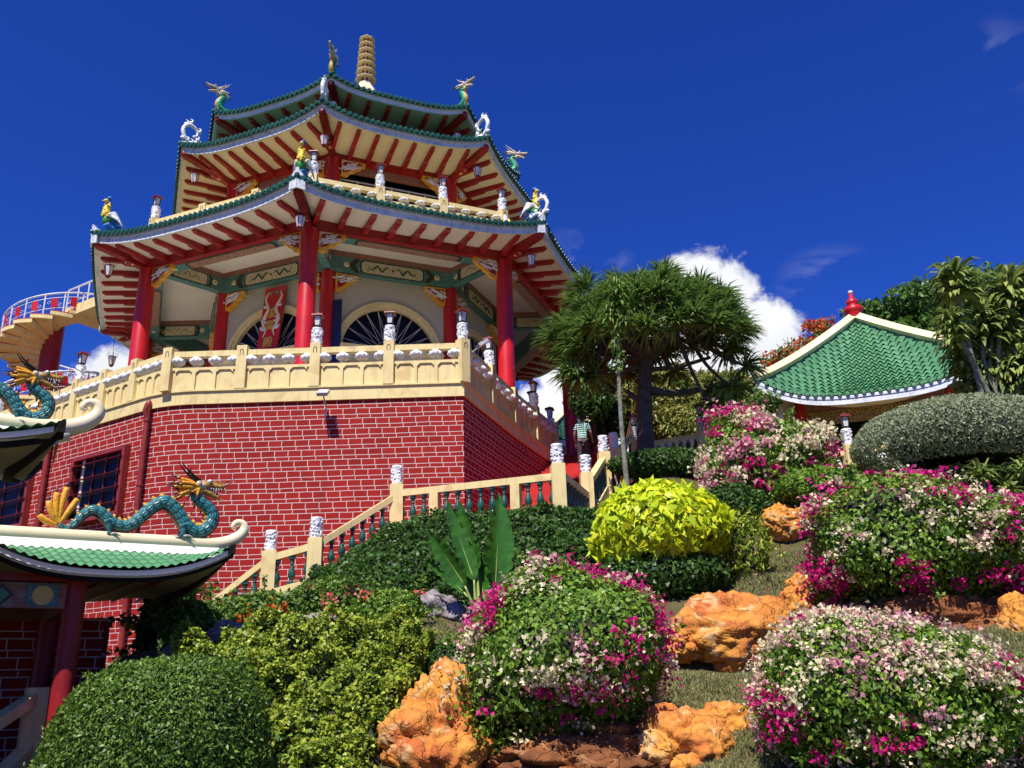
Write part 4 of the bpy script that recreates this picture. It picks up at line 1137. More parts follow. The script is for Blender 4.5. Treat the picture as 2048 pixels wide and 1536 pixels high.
# ---------------------------------------------------------------- dragons
def rib(P,rad,up=None):
    pass
def dragon_head(par,O,ex,up,k,mats,detail=True):
    n=ex.cross(up).normalized()
    def Q(a,b,c=0): return O+ex*a*k+up*b*k+n*c*k
    face,gold,dark,mane,horn=mats
    h=MB(); Mx=Matrix((ex,n,up)).transposed()
    h.ell(Q(3,0),(15*k,10*k,10*k),14,10,0,M=Mx)
    h.tube(cr([Q(8,2),Q(22,3),Q(38,2),Q(50,3)],3),[9*k,8.6*k,8*k,7.4*k,7*k,6.6*k,6.2*k,6*k,5.4*k,4*k],10,1)
    h.ell(Q(49,5),(5*k,6*k,4.5*k),8,6,1,M=Mx)
    h.tube(cr([Q(4,-7),Q(18,-12),Q(30,-16),Q(40,-22)],3),[8*k,7.4*k,6.6*k,6*k,5.4*k,5*k,4.6*k,4.2*k,3.8*k,3*k],10,1)
    h.tube(cr([Q(12,-6),Q(26,-8),Q(40,-14)],3),[3*k]*6+[1*k],6,4)
    if detail:
        for i in range(9):
            a=12+i*4.4; 
            for s in(-1,1): h.tube([Q(a,8,s*3.5),Q(a+1,13,s*4)],[1.6*k,.2*k],5,1)
            h.tube([Q(a,-15-i*.8,0),Q(a+1,-23-i*1.2,0)],[1.9*k,.2*k],5,1)
        for i in range(6):
            a=18+i*5
            for s in(-1,1): h.tube([Q(a,-3,s*5),Q(a,-7,s*5)],[1.1*k,.1*k],4,3); h.tube([Q(a,-9-i*1.2,s*4),Q(a,-6-i,s*4)],[1.1*k,.1*k],4,3)
    for s in(-1,1):
        h.ell(Q(19,10,s*6),(4*k,4*k,4*k),10,7,3); h.ell(Q(22,10.5,s*7.6),(2*k,2*k,2*k),8,5,2)
        h.ell(Q(-2,3,s*9),(6*k,3*k,6*k),8,6,0,M=Mx)
    ho=h.build('head',[face,gold,M['black'],M['white'],dark],par,True)
    hb=MB()
    for s in(-1,1):
        hb.tube(cr([Q(0,9,s*5),Q(-14,18,s*8),Q(-28,30,s*9),Q(-42,46,s*7)],4),[4.2*k*(1-i/13.5) for i in range(13)],8)
        hb.tube([Q(-22,25,s*8),Q(-18,34,s*9)],[2.2*k,.2*k],5)
    hb.build('horn',horn,ho,True)
    mb=MB(); rnd=random.Random(3)
    nm=26 if detail else 12
    for i in range(nm):
        a=R(140+ (i%13)*10+rnd.uniform(-5,5)) ; Lm=rnd.uniform(44,62) if i%13<10 else rnd.uniform(24,36); z=rnd.uniform(3,10)*(1 if i<nm/2 else -1)
        ca,sa=math.cos(a),math.sin(a); cur=rnd.uniform(-.25,.25)
        P=[Q(-2,-3,z*.6)]
        for t in (.33,.66,1):
            aa=a+cur*t*1.5+ (.35*t if a<R(180) else -.25*t)
            P.append(Q(-2+Lm*t*math.cos(aa),-3+Lm*t*math.sin(aa)*.8,z*(1+t*.9)))
        pc=cr(P,4); rr=[k*4.6*(1-(j/12)**1.5)+.3*k for j in range(13)]
        mb.tube(pc[:10],rr[:10],6,0); mb.tube(pc[9:],rr[9:],6,1)
    for i in range(8):
        a=R(-125+i*12)
        mb.tube([Q(0,-6,(i%3-1)*5),Q(18*math.cos(a),-6+20*math.sin(a),(i%3-1)*6)],[3*k,.3*k],6,0)
    mb.build('mane',[mane,M['dtip']],ho,True)
    wk=MB()
    for s in(-1,1):
        wk.tube(cr([Q(50,5,s*4),Q(60,10,s*7),Q(66,20,s*9),Q(60,26,s*9)],4),.5*k,4); wk.tube(cr([Q(36,-6,s*4),Q(50,-6,s*8),Q(62,-9,s*9)],4),.7*k,4)
    wk.build('whiskers',M['dtip'],ho)
def dragon_body(par,P,rad,side_n,k,sc_mat,belly,spike,nsp,detail=True,legs=(),tail=True):
    """P list of 3D pts; dorsal side = left normal in plane with side_n as plane normal"""
    Pc=cr(P,5); m=len(Pc); rc_=[np.interp(i/(m-1),np.linspace(0,1,len(rad)),rad) for i in range(m)]
    MB().tube(Pc,rc_,18).build('body',sc_mat,par,True)
    T=[(Pc[min(i+1,m-1)]-Pc[max(i-1,0)]).normalized() for i in range(m)]
    D=[side_n.cross(t).normalized() for t in T]      # dorsal direction
    MB().tube([p-d*r*.34 for p,d,r in zip(Pc,D,rc_)],[r*.74 for r in rc_],12).build('belly',belly,par,True)
    s=MB(); step=max(1,m//nsp)
    for i in range(3,m-3,step):
        p=Pc[i]+D[i]*rc_[i]*.8; q=p+D[i]*rc_[i]*.95-T[i]*rc_[i]*.3
        mid_=p.lerp(q,.55)
        s.tube([p-T[i]*0,mid_],[rc_[i]*.42,rc_[i]*.2],6,0); s.tube([mid_,q],[rc_[i]*.2,.002],6,1)
    s.build('back_spikes',[spike,M['dtip']],par)
    if detail:
        s=MB()
        for i in range(2,m-2,1):
            p=Pc[i]-D[i]*rc_[i]*.95
            s.beam(p-side_n*rc_[i]*.5,p+side_n*rc_[i]*.5,.015,.03)
        s.build('belly_ribs',M['dtip'],par)
    if tail:
        s=MB(); p0=Pc[0]; t0=-T[0]
        for a,Lt in ((-8,46),(34,54),(54,68),(70,80),(96,62)):
            ang=R(a); up2=D[0]
            dirv=(t0*math.cos(ang)+up2*math.sin(ang))
            P_=[p0,p0+dirv*Lt*.4*k+up2*-.0*k,p0+dirv*Lt*.8*k+up2*6*k,p0+dirv*Lt*k+up2*16*k]
            pc=cr(P_,4); s.tube(pc[:10],[k*(3+3.5*math.sin(PI*j/12)) for j in range(10)],7,0); s.tube(pc[9:],[k*4,k*2.6,k*1.2,k*.3],7,1)
        s.build('tail_fin',[spike,M['dtip']],par,True)
    for base,foot,r0 in legs:
        s=MB(); 
        for sg in(-1,1):
            bs=base+side_n*sg*r0*.9; ft=foot+side_n*sg*r0*1.3
            kn=bs.lerp(ft,.5)+(bs-ft).cross(side_n).normalized()*r0*.25*1
            s.tube(cr([bs,kn,ft],4),[r0,r0*.95,r0*.85,r0*.75,r0*.65,r0*.55,r0*.5,r0*.5,r0*.55],10,0)
            dx=(P[-1]-P[0]); dx.z=0; dx=dx.normalized()
            for j,o_ in enumerate((-1.5,-.5,.5,1.5)):
                e_=dx*(1.9-abs(o_)*.25)+side_n*o_*.45
                s.tube(cr([ft,ft+e_*r0*.9+UP*r0*.25,ft+e_*r0*1.6-UP*r0*.45],3),[r0*.30,r0*.3,r0*.27,r0*.22,r0*.16,r0*.1,r0*.02],6,1)
            s.tube([ft,ft-dx*r0*1.4-UP*r0*.1],[r0*.3,r0*.05],6,1)
        s.build('leg',[sc_mat,M['claw']],par,True)
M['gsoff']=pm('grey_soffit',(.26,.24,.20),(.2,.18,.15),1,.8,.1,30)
# ---------------------------------------------------------------- gateway roofs, lower left
e1=Vector((.825,.565,0)); e2g=Vector((-.565,.825,0))
E1=at(472,1092,13.0)
def gate_roof(E,L,T,h,name,par,ridge_u=None,sag=.33,front=.92,curl=1):
    ro=bpy.data.objects.new(name,None); col.objects.link(ro); ro.parent=par; ro.location=(0,0,0)
    def ez(s): return E.z-sag*(1-abs(2*s/L-1)**2.6)
    bR=front
    # front slope
    per=.125; npd=int(L/per); nu=npd*8+1; rows=4; NV=rows*2+1; pts=[]
    for i in range(nu):
        s=L*i/(nu-1)
        for j in range(NV):
            t=min(1,(j//2+(j%2)*.98)/rows); t=min(t,1)
            z=lerp(ez(s)+.02,E.z+h-.17,t)
            pts.append(E-e1*s*1+e1*(-.10*t)+e2g*(bR*.72*t)+UP*(z-E.z+.015*math.sin(2*PI*s/per)+.02*(1-j%2)))
    MB().grid(pts,nu,NV,flip=False).build('tiles',M['tilegate'],ro,True,autosm=50)
    # eave thickness: cream band and black trim
    b=MB()
    def strip(o0,z0,z1,dep,m):
        P_=[]
        for i in range(41):
            s=L*i/40; p=E-e1*s+e2g*o0; p.z=ez(s); P_+=[p+UP*z0,p+UP*z1,p+UP*z1+e2g*dep,p+UP*z0+e2g*dep]
        fs=[]
        for i in range(40):
            for j in range(4):
                j2=(j+1)%4; fs.append((i*4+j,i*4+j2,(i+1)*4+j2,(i+1)*4+j))
        b.add(P_,fs+[(0,1,2,3)],m)
    strip(.05,-.10,.0,.06,0); strip(.08,-.155,-.10,.10,1)
    b.build('fascia',[M['soffit'],M['black']],ro)
    # end eave (right side, runs back)
    def ee(t): return E+e2g*t+UP*(-sag*1.3*(1-abs(2*t/T-1)**2.2))+e1*(-.40*math.sin(PI*t/T))
    b=MB(); P_=[]
    for i in range(31):
        t=T*i/30; p=ee(t); P_+=[p+UP*-.11,p+UP*.02,p-e1*.08+UP*.02,p-e1*.08-UP*.11]
    fs=[]
    for i in range(30):
        for j in range(4):
            j2=(j+1)%4; fs.append((i*4+j,(i+1)*4+j,(i+1)*4+j2,i*4+j2))
    b.add(P_,fs+[(0,3,2,1)]); b.build('end_fascia',M['black'],ro)
    # soffit + back slope + end slope
    b=MB(); pts=[]
    nU=16;nV=12
    for i in range(nU):
        s=L*i/(nU-1)
        for j in range(nV):
            t=T*j/(nV-1); w_=math.exp(-s/.55)
            p=E-e1*s+e2g*t; zf=ez(s); zb_=ee(t).z; wgt=math.exp(-s/.5)
            mid_=.12*math.sin(PI*t/T)*(1-wgt)
            edge=1-abs(2*t/T-1)**2.2
            z=lerp(lerp(ez(s),E.z-sag,min(1,t/.5))+mid_,ee(t).z,wgt)
            if j==0: z=ez(s)
            pts.append(Vector((p.x,p.y,z-.08))-e1*(.25*math.sin(PI*t/T)*wgt))
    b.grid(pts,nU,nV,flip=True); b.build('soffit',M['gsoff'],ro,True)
    b=MB()
    for q in range(1,9):
        s=q*.42
        b.beam(E-e1*s+UP*(ez(s)-E.z-.11)+e2g*.1,E-e1*(s+.05)+e2g*(T-.3)+UP*(-sag-.1+.05),.035,.04)
    b.build('soffit_batten',M['maroon'],ro)
    b=MB(); pts=[]
    for i in range(12):
        s=L*i/11
        for j in range(4):
            t=j/3; p=E-e1*s*1+e2g*lerp(bR*1.1,T,t); z=lerp(E.z+h-.05,E.z-sag*.9 if s>.2 else E.z,t**.8); pts.append(Vector((p.x,p.y,z)))
    b.grid(pts,12,4,flip=False)
    RE=E+e2g*bR+UP*(h-.02)
    b.add([E+UP*.0,RE,E+e2g*T,ee(T/2)+UP*.02],[(0,3,1),(3,2,1)]); b.build('back_slope',M['tilegate'],ro)
    # white strip + ridge with curled end
    b=MB(); a=E+e2g*bR*.72+UP*(h-.17)+e1*.02; c=a-e1*(L+.1)
    b.add([a-UP*.02,a+e2g*.10+UP*.17-e1*.0,c+e2g*.10+UP*.17,c-UP*.02],[(0,1,2,3)]); 
    b.add([a-UP*.02,a+e2g*.10+UP*.17,a+e2g*.4+UP*.1,a+e2g*.4-UP*.3],[(0,3,2,1)]); b.build('ridge_skirt',M['white2'],ro)
    R0=E+e2g*(bR*.72+.18)+UP*(h+.05)
    P_=[R0-e1*L,R0-e1*L*.5,R0-e1*.5,R0+e1*.0+UP*.01,R0+e1*.28+UP*.10,R0+e1*.42+UP*.24,R0+e1*.40+UP*.36,R0+e1*.30+UP*.38,R0+e1*.245+UP*.31,R0+e1*.29+UP*.27]
    k_=[.105]*3+[.105,.10,.085,.065,.05,.04,.03]
    pc=cr(P_,5); rr=[np.interp(i/5,range(10),k_) for i in range(len(pc))]
    b=MB(); b.tube(pc,rr,14,sx=1.0); b.tube([p-UP*.10 for p in pc[:18]],[r*.8 for r in rr[:18]],10); b.build('ridge',M['creamw'],ro,True)
    return ro,R0
M['white2']=pm('whitewash',(.86,.84,.74),(.80,.76,.64),2,.6,.15,30)
gw=empty('gateway',Vector((-7,12,-1.6)),'gateway with two stepped green roofs, curled cream ridges and a dark red column','gateway')
rA,RA=gate_roof(E1,3.4,4.8,.115,'low_roof',gw,sag=.42,front=1.25)
E2=at(133,846,9.3)
rB,RB=gate_roof(E2,4.2,2.0,.10,'high_roof',gw,sag=.30,front=.95)
# columns, beams, painted frieze
def pc(u,v,Y): return at(u,v,Y)
cA=at(152,1180,12.4)
for p,zt in ((cA,E1.z-sagg if False else E1.z-.36),):
    MB().lathe([(.145,-2.2),(.145,p.z+.35)],20,(p.x,p.y,0)).build('column',M['maroon'],gw,True,autosm=40)
cB=cA+e2g*2.6; MB().lathe([(.145,-2.2),(.145,cA.z+.3)],20,(cB.x,cB.y,0)).build('column',M['maroon'],gw,True,autosm=40)
cC=cA-e1*3.2; MB().lathe([(.16,-2.2),(.16,4.2)],20,(cC.x,cC.y,0)).build('column',M['maroon'],gw,True,autosm=40)
zt=E1.z-.42
for a,c in ((cA,cC),(cA,cB),(cB,cB-e1*3.2)):
    MB().beam(Vector((a.x,a.y,zt-.02)),Vector((c.x,c.y,zt-.02)),.2,.22).build('top_beam',M['maroon'],gw)
    MB().beam(Vector((a.x,a.y,zt-.32)),Vector((c.x,c.y,zt-.32)),.14,.34).build('painted_beam',M['gatep'] if 'gatep' in M else M['brownp'],gw)
nb=Vector((e1.y,-e1.x,0))
b=MB(); 
for q,(m_) in enumerate((1,0,1,0,1)):
    p=Vector((cA.x,cA.y,zt-.32))-e1*(.42+q*.5)+nb*.08
    if q%2==0: b.ext([(-.19,-.15),(.19,-.15),(.19,.15),(-.19,.15)],p,e1,UP,.02,0); b.lathe([(.14,0),(.13,.02)],16,p,1,ax=Matrix((e1,UP,nb)).transposed())
    else: b.ext([(-.15,0),(0,-.15),(.15,0),(0,.15)],p,e1,UP,.03,2); b.ext([(-.1,0),(0,-.1),(.1,0),(0,.1)],p+nb*.01,e1,UP,.03,3)
b.build('painted_panel',[M['teal'],M['gold'],M['olive'],M['tilel']],gw)
MB().box(Vector((-8.4,10.2,0)),(3.25,.3,3.5),rz=math.atan2(e1.y,e1.x)).build('added_shade_wall',M['maroon'],gw)  # added unseen wall, keeps sun off the column and the brick behind
cv=E1-e1*3.5+e2g*1.2; cv.z=1.75
MB().box(cv-e1*2.4+e2g*2.2,(5.0,7.5,.12),rz=math.atan2(e1.y,e1.x)).build('added_shade_slab',M['gsoff'],gw)  # added unseen slab left of the view, darkens the gateway area
# shaded brick wall behind the gateway and sloping handrail
wa=at(212,1236,15.0); wl=wa+Vector((-5.2,-2.2,0))
b=MB(); Lw=5.6
b.add([Vector((wa.x,wa.y,-2)),Vector((wl.x,wl.y,-2)),Vector((wl.x,wl.y,wa.z)),wa],[(1,0,3,2)],0,[((0,-2),(Lw,-2),(Lw,wa.z),(0,wa.z))])
b.add([wa,wl,wl+Vector((-.1,.4,0)),wa+Vector((-.1,.4,0)),Vector((wa.x,wa.y,-2)),Vector((wa.x-.1,wa.y+.4,-2))],[(0,1,2,3),(0,3,5,4)])
solo(b,'brick_wall',M['brick'],'low dark brick wall in the shade behind the gateway column, lower left','wall')
hr=empty('handrail',at(60,1480,11.2),'shaded cream stair handrail and newel behind the gateway column, bottom left','handrail')
n0=at(75,1375,12.6); MB().box((n0.x,n0.y,n0.z-.9),(.28,.28,1.8),rz=R(35)).build('newel',M['cream'],hr)
MB().vbeam(n0-UP*.12,at(-60,1480,11.2),.16,.16).build('rail',M['cream'],hr); MB().vbeam(n0-UP*.95,at(-60,1640,11.2),.2,.5).build('stringer',M['cream'],hr)
gl=at(300,1150,13.6)
hang.place(gl+UP*.25,.2,'dark red lantern hanging under the right end of the low gateway roof','lanterns hanging from the gateway',.62)
# ---- big dragons on the gateway ridges
sn=Vector((e1.y,-e1.x,0))     # plane normal chosen so that sn x e1 = up
def mk_plane(R0):
    nrm=Vector((e1.y,-e1.x,0))
    def hit(u,v): r_=Vector(ray(u,v)); return r_*(R0.dot(nrm)/r_.dot(nrm))
    return hit
hit=mk_plane(RA)
BODY=[(116,1050),(133,1057),(144,1051),(156,1040),(169,1027),(184,1020),(200,1024),(212,1035),(225,1046),(242,1052),(258,1051),(273,1041),(289,1027),(306,1013),(319,1006),(331,1004),(344,1013),(357,1029),(369,1048),(383,1060),(397,1064),(413,1057),(422,1045),(424,1029),(416,1015),(404,1006),(394,997),(391,985)]
kk=(hit(424,1030)-hit(324,1030)).length/100
kk_l=(hit(216,1030)-hit(116,1030)).length/100
def big_dragon(shift,label,P2=None,lift=0):
    pts=[hit(u,v) for u,v in BODY]
    d=empty('dragon_statue',pts[0],label,'dragon statue','dragons on the gateway ridges')
    rd=[5,6,7,8,9,10,11,11.5,12,12,12,12,12,12.5,13,13.5,14,14,14,14,13.5,13,12.5,12,11.5,11,10.5,10]
    kloc=[(hit(u+10,v)-hit(u-10,v)).length/20 for u,v in BODY]
    kz=[(hit(u,v+10)-hit(u,v-10)).length/20 for u,v in BODY]
    rad=[r*z_*1.02 for r,z_ in zip(rd,kz)]
    k=kz[-5]
    legs=[(hit(214,1040),hit(216,1070),8*kz[8]),(hit(365,1050),hit(360,1075),9*kz[18])]
    dragon_body(d,pts,rad,sn,kz[0],M['scale'],M['belly'],M['flame'],26,True,legs)
    O=hit(398,972); 
    dragon_head(d,O,e1,UP,k,(M['bone'],M['goldb'],M['dtip'],M['flame'],M['black']))
    return d
M['goldb']=pm('dragon_jaw',(.55,.30,.05),(.30,.14,.04),9,.4,.5,18)
D1=big_dragon(0,'long teal dragon statue with yellow mane and flame tail on the low gateway ridge')
# second dragon: same statue moved along to the high ridge
O1=hit(398,972)
hitB=mk_plane(RB); O2=hitB(72,752)
D2=copy_tree(D1); D2.scale=(.72,)*3; D2.location=O2-(O1-D1.location)*.72; D2['label']='teal dragon statue with black horns on the high gateway ridge, cut by the left edge'
# ---------------------------------------------------------------- roof corner statues
M['_']=None; M.pop('_')
def small_dragon():
    e=empty('roof_dragon',(0,0,0),'','dragon statue'); k=.0205; ex=Vector((1,0,0)); 
    P=[(-44,2),(-36,6),(-28,4),(-20,2),(-10,1),(-3,4),(1,12),(-3,22),(-6,28),(-2,34)]
    pts=[Vector((x*k,0,y*k)) for x,y in P]
    rd=[3,4.2,5.4,6,6.4,6.4,6.2,5.6,5.2,5]
    snl=Vector((0,-1,0))
    dragon_body(e,pts,[r*k for r in rd],snl,k*.5,M['dgreen'],M['belly'],M['dgreen'],12,False,[(Vector((0,0,6*k)),Vector((3*k,0,-2*k)),2.2*k)],tail=False)
    dragon_head(e,Vector((2*k,0,40*k)),ex,UP,k*.46,(M['bone'],M['bone'],M['dtip'],M['creamw'],M['bone']),detail=False)
    return e
sdp=Proto(small_dragon)
def out_rot(k): a=-PI/2+TH+k*PI/4; return a
for k,lb in ((7,'green roof dragon on the left corner of the topmost eave, facing left'),(0,'green roof dragon on the front corner of the topmost eave, left of the spire'),(1,'green roof dragon on the right corner of the topmost eave'),(2,'green roof dragon on the far right back corner of the topmost eave')):
    sdp.place(ov(k,7.30,22.78),out_rot(k),lb,'dragons on the topmost eave corners',1.18)
def phoenix():
    e=empty('roof_phoenix',(0,0,0),'','phoenix statue'); q=.0026
    def V(x,z,y=0): return Vector((-x*q,y*q,z*q))   # zoom px, x inward
    b=MB(); b.ell(V(30,150),(.17,.13,.20),14,10,0,M=Matrix.Rotation(R(-25),3,'Y'),nz=.12)
    b.build('body',M['pgrn'],e,True)
    b=MB(); b.ell(V(0,215),(.13,.11,.16),14,10,0,nz=.25); b.tube(cr([V(0,220),V(-5,290),V(18,340),V(10,370)],4),[.12,.11,.10,.09,.085,.08,.07,.06,.055,.05,.05,.05,.05],10)
    rnd=random.Random(2)
    for i in range(50):
        a=rnd.random()*2*PI; z=rnd.uniform(170,340); r_=.12-.0003*(z-170)
        b.ell(V(0,z)+Vector((r_*math.cos(a),r_*math.sin(a),0)),(.03,.03,.035),6,4)
    b.build('breast',M['pyel'],e,True)
    b=MB(); b.ell(V(-18,385),(.075,.06,.065),10,8); b.tube([V(-36,380),V(-66,372)],[.028,.004],6,1); b.build('head',[M['gold'],M['pyel']],e,True)
    b=MB(); 
    for a in (0,1,2): b.tube(cr([V(-8,405),V(14,425+a*8,(a-1)*12),V(40,415-a*8,(a-1)*20)],3),[.02,.03,.035,.035,.03,.025,.015],6)
    b.build('crest',M['pblu'],e,True)
    for s in(-1,1):
        b=MB()
        for j in range(6): b.tube(cr([V(10,190,s*44),V(60+j*9,230-j*18,s*(70+j*4)),V(95+j*14,225-j*34,s*(80+j*6))],3),[.045,.045,.04,.035,.028,.02,.006],6)
        b.build('wing',M['carved'],e,True)
    b=MB(); rnd=random.Random(5)
    for j in range(26):
        x=rnd.uniform(80,150); z=rnd.uniform(50,190); y=rnd.uniform(-55,55)
        b.tube(cr([V(45,110,y*.3),V(x,z,y),V(x+rnd.uniform(30,90),z+rnd.uniform(-25,40),y*1.3)],3),[.035,.03,.028,.024,.02,.014,.004],5)
    b.tube(cr([V(20,100),V(60,50),V(150,20)],3),[.12,.12,.11,.10,.09,.08,.06],8)
    b.build('tail_feathers',M['pblu'],e,True)
    b=MB(); b.tube(cr([V(150,70),V(220,30),V(280,10)],3),[.03,.06,.075,.075,.06,.05,.02],8); b.build('tail_plume',M['pyel'],e,True)
    for j,(x0,x1,z1,mm) in enumerate(((430,500,130,'ppink'),(470,520,210,'pyel'),(520,585,330,'white'))):
        b=MB(); P=cr([V(x0,0),V(x0-40,z1*.35),V(x0-20,z1*.75),V(x1-60 if j else x0+10,z1)],4); b.tube(P,[.05+.05*math.sin(PI*min(1,(i+2)/15)) for i in range(13)],8,0,sx=.5)
        b.ell(P[6]+Vector((0,-.045,0)),(.03,.02,.04),8,5,1); b.ell(P[6]+Vector((0,.045,0)),(.03,.02,.04),8,5,1)
        b.build('tail_plume',[M[mm],M['pblu']],e,True)
    return e
php=Proto(phoenix)
for k,lb in ((7,'colourful phoenix statue on the left corner of the lowest eave, against the sky'),(0,'colourful phoenix statue on the front corner of the lowest eave, above the centre column'),(1,'colourful phoenix statue on the right corner of the lowest eave, with a white ring behind')):
    php.place(ov(k,11.1,15.66),out_rot(k),lb,'phoenixes on the lowest eave corners',1.22)
def scroll():
    e=MB(); q=.0030
    P=[(150,-10),(90,20),(40,60),(5,130),(-5,200),(30,270),(90,300),(150,280),(190,230),(185,170),(140,140)]
    pts=cr([Vector((-x*q+.2,0,z*q)) for x,z in P],4); m=len(pts)
    e.tube(pts,[.05+.035*math.sin(PI*min(1,(i+6)/m)) for i in range(m)],10)
    for x,z in ((0,60),(60,40),(120,30),(180,60),(230,50),(280,30),(200,110),(90,330),(30,290),(215,240)):
        e.ell(Vector((-x*q+.2,0,z*q)),(.10,.07,.085),10,7,0,nz=.4,seed=x)
        e.tube(cr([Vector((-x*q+.2,0,z*q)),Vector((-x*q+.14,.02,z*q+.14)),Vector((-x*q+.24,0,z*q+.2))],3),[.05,.045,.04,.035,.03,.02,.006],6)
    return e
for i,(k,lb) in enumerate(((7,'white curled scroll ornament on the left corner of the middle eave'),(1,'white curled scroll ornament on the right corner of the middle eave'),(0,'white curled scroll ornament on the front corner of the middle eave'))):
    if i==0:
        so_=scroll().build('roof_scroll',M['carved'],None,True); tag(so_,lb,'ornament','white scrolls on the middle eave corners'); so_.location=ov(k,8.45,20.6); so_.rotation_euler=(0,0,out_rot(k))
    else: dup(so_,ov(k,8.45,20.6),out_rot(k),lb)
c=dup(so_,ov(1,11.45,15.75),out_rot(1)+.25,'white ring scroll behind the phoenix on the right corner of the lowest eave'); c.scale=(.8,.8,.8); c['group']='white scrolls on the eave corners'
# ---------------------------------------------------------------- spiral stair
ss=empty('spiral_staircase',Vector((0,0,0)),'cream spiral staircase round a red column with white railing and red panels','staircase')
cc_=at(112,640,38.0); CXs,CYs=cc_.x,cc_.y; Rs=2.25
MB().lathe([(.44,6),(.44,at(140,603,36.0).z-.2)],24,(CXs,CYs,0)).build('column',M['maroon'],ss,True,autosm=40)
ztop=at(140,603,36.0).z
nT=34; dphi=R(-21); ph0=R(-12)
def SPt(ph,r,z): return Vector((CXs+r*math.cos(ph),CYs+r*math.sin(ph),z))
rail_top=[];rail_low=[]
for i in range(nT):
    ph=ph0+dphi*i; z=ztop-.228*i
    if i<26 or True:
        b=MB(); a0=ph+R(11);a1=ph-R(13)
        pts=[]
        for r_,aw in((.40,1),(Rs*1.0,1)):
            for q in range(4):
                a=lerp(a0,a1,q/3); pts+=[SPt(a,r_,z),SPt(a,r_,z-.17-(.10 if r_<1 else 0))]
        fs=[]
        for q in range(3):
            fs+=[(q*2,8+q*2,8+q*2+2,q*2+2),(q*2+1,q*2+3,8+q*2+3,8+q*2+1),(8+q*2,8+q*2+1,8+q*2+3,8+q*2+2)]
        fs+=[(0,1,9,8),(6,14,15,7)]
        b.add(pts,fs)
        tp=[p+UP*.008 for p in (pts[0],pts[6],pts[14],pts[12],pts[10],pts[8])]
        o_=b.build('tread',M['cream'],ss)
        MB().add(tp+[p+UP*.035 for p in tp],[(0,1,2,3,4,5),(11,10,9,8,7,6)]+[(q,(q+1)%6,6+(q+1)%6,6+q) for q in range(6)]).build('tread_top',M['dred'],o_)
    for s_ in (0,.5):
        ph2=ph+dphi*s_; rail_top.append(SPt(ph2,Rs-.08,z-.228*s_+1.02)); rail_low.append(SPt(ph2,Rs-.08,z-.228*s_+.28))
MB().tube(rail_top,.045,8).build('handrail',M['white'],ss,True)
MB().tube(rail_low,.02,6).build('lower_rail',M['white'],ss,True)
MB().tube([p-UP*.22 for p in rail_top],.018,6).build('upper_rail',M['white'],ss,True)
for i in range(0,len(rail_top),2):
    p=rail_top[i]; MB().tube([p-UP*1.05,p],.032,6).build('railing_post',M['white'],ss)
for i in range(0,len(rail_top)-1,2):
    a=rail_top[i];c=rail_top[i+1]; n_=rail_top[min(i+2,len(rail_top)-1)]
    d=Vector((n_.x-a.x,n_.y-a.y,0)); m_=c
    MB().box(m_-UP*.48,(.26,.03,.46),rz=math.atan2(d.y,d.x)).build('red_panel',M['red'],ss)
    b=MB()
    for s in(-1,1): b.tube([m_-UP*.25+d.normalized()*s*.22+Vector((.07*math.cos(t),0,.07*math.sin(t)-.25)) for t in np.linspace(0,6.28,9)],.012,4)
    b.build('railing_scroll',M['white'],ss)
# slab bridge from the stair to the lower roof and platform at top
bl=MB(); tp=SPt(ph0+R(10),1.4,ztop+.1); tgt=ov(6,9.4,15.3)
bl.beam(tp+UP*-.2,Vector((tgt.x,tgt.y,tp.z-.2)),2.0,.5); bl.build('bridge',M['cream'],ss)
d_=(Vector((tgt.x,tgt.y,0))-Vector((tp.x,tp.y,0))).normalized(); nn_=Vector((-d_.y,d_.x,0))
for s in(-1,1):
    a=tp+nn_*s*.95+UP*1.0; c=Vector((tgt.x,tgt.y,tp.z+1.0))+nn_*s*.95
    b=MB().tube([a,c],.045,8); b.tube([a-UP*.7,c-UP*.7],.02,6)
    for q in range(7): p=a.lerp(c,q/6); b.tube([p,p-UP*1.0],.03,6)
    b.build('bridge_railing',M['white'],ss)
# ---------------------------------------------------------------- the climbing visitor
def skin_mesh(name,nodes,edges,mat,par,sub=2,root=0):
    me=bpy.data.meshes.new(name); me.from_pydata([n[0] for n in nodes],edges,[]); o=bpy.data.objects.new(name,me); col.objects.link(o)
    md=o.modifiers.new('s','SKIN'); me.skin_vertices[0].data[root].use_root=True
    for i,n in enumerate(nodes): me.skin_vertices[0].data[i].radius=(n[1],n[2] if len(n)>2 else n[1])
    sb=o.modifiers.new('u','SUBSURF'); sb.levels=sub; sb.render_levels=sub
    bpy.context.view_layer.update()
    m2=bpy.data.meshes.new_from_object(o.evaluated_get(bpy.context.evaluated_depsgraph_get())); bpy.data.objects.remove(o)
    m2.name=name; m2.polygons.foreach_set('use_smooth',[True]*len(m2.polygons)); m2.materials.clear(); m2.materials.append(mat)
    r_=bpy.data.objects.new(name,m2); col.objects.link(r_); r_.parent=par
    return r_
M['skin']=pm('skin',(.33,.18,.11),(.28,.14,.09),6,.5,0)
M['hair']=pm('hair',(.012,.010,.009),(.02,.015,.012),20,.6,.4,60)
M['trou']=pm('dark_trousers',(.035,.035,.045),(.05,.05,.06),8,.8,.3,40)
m,nt,N,L,bs_=_nt('striped_polo'); g=NG(N,L); tc=N.new('ShaderNodeTexCoord'); sp_=N.new('ShaderNodeSeparateXYZ'); L.new(tc.outputs['Object'],sp_.inputs[0])
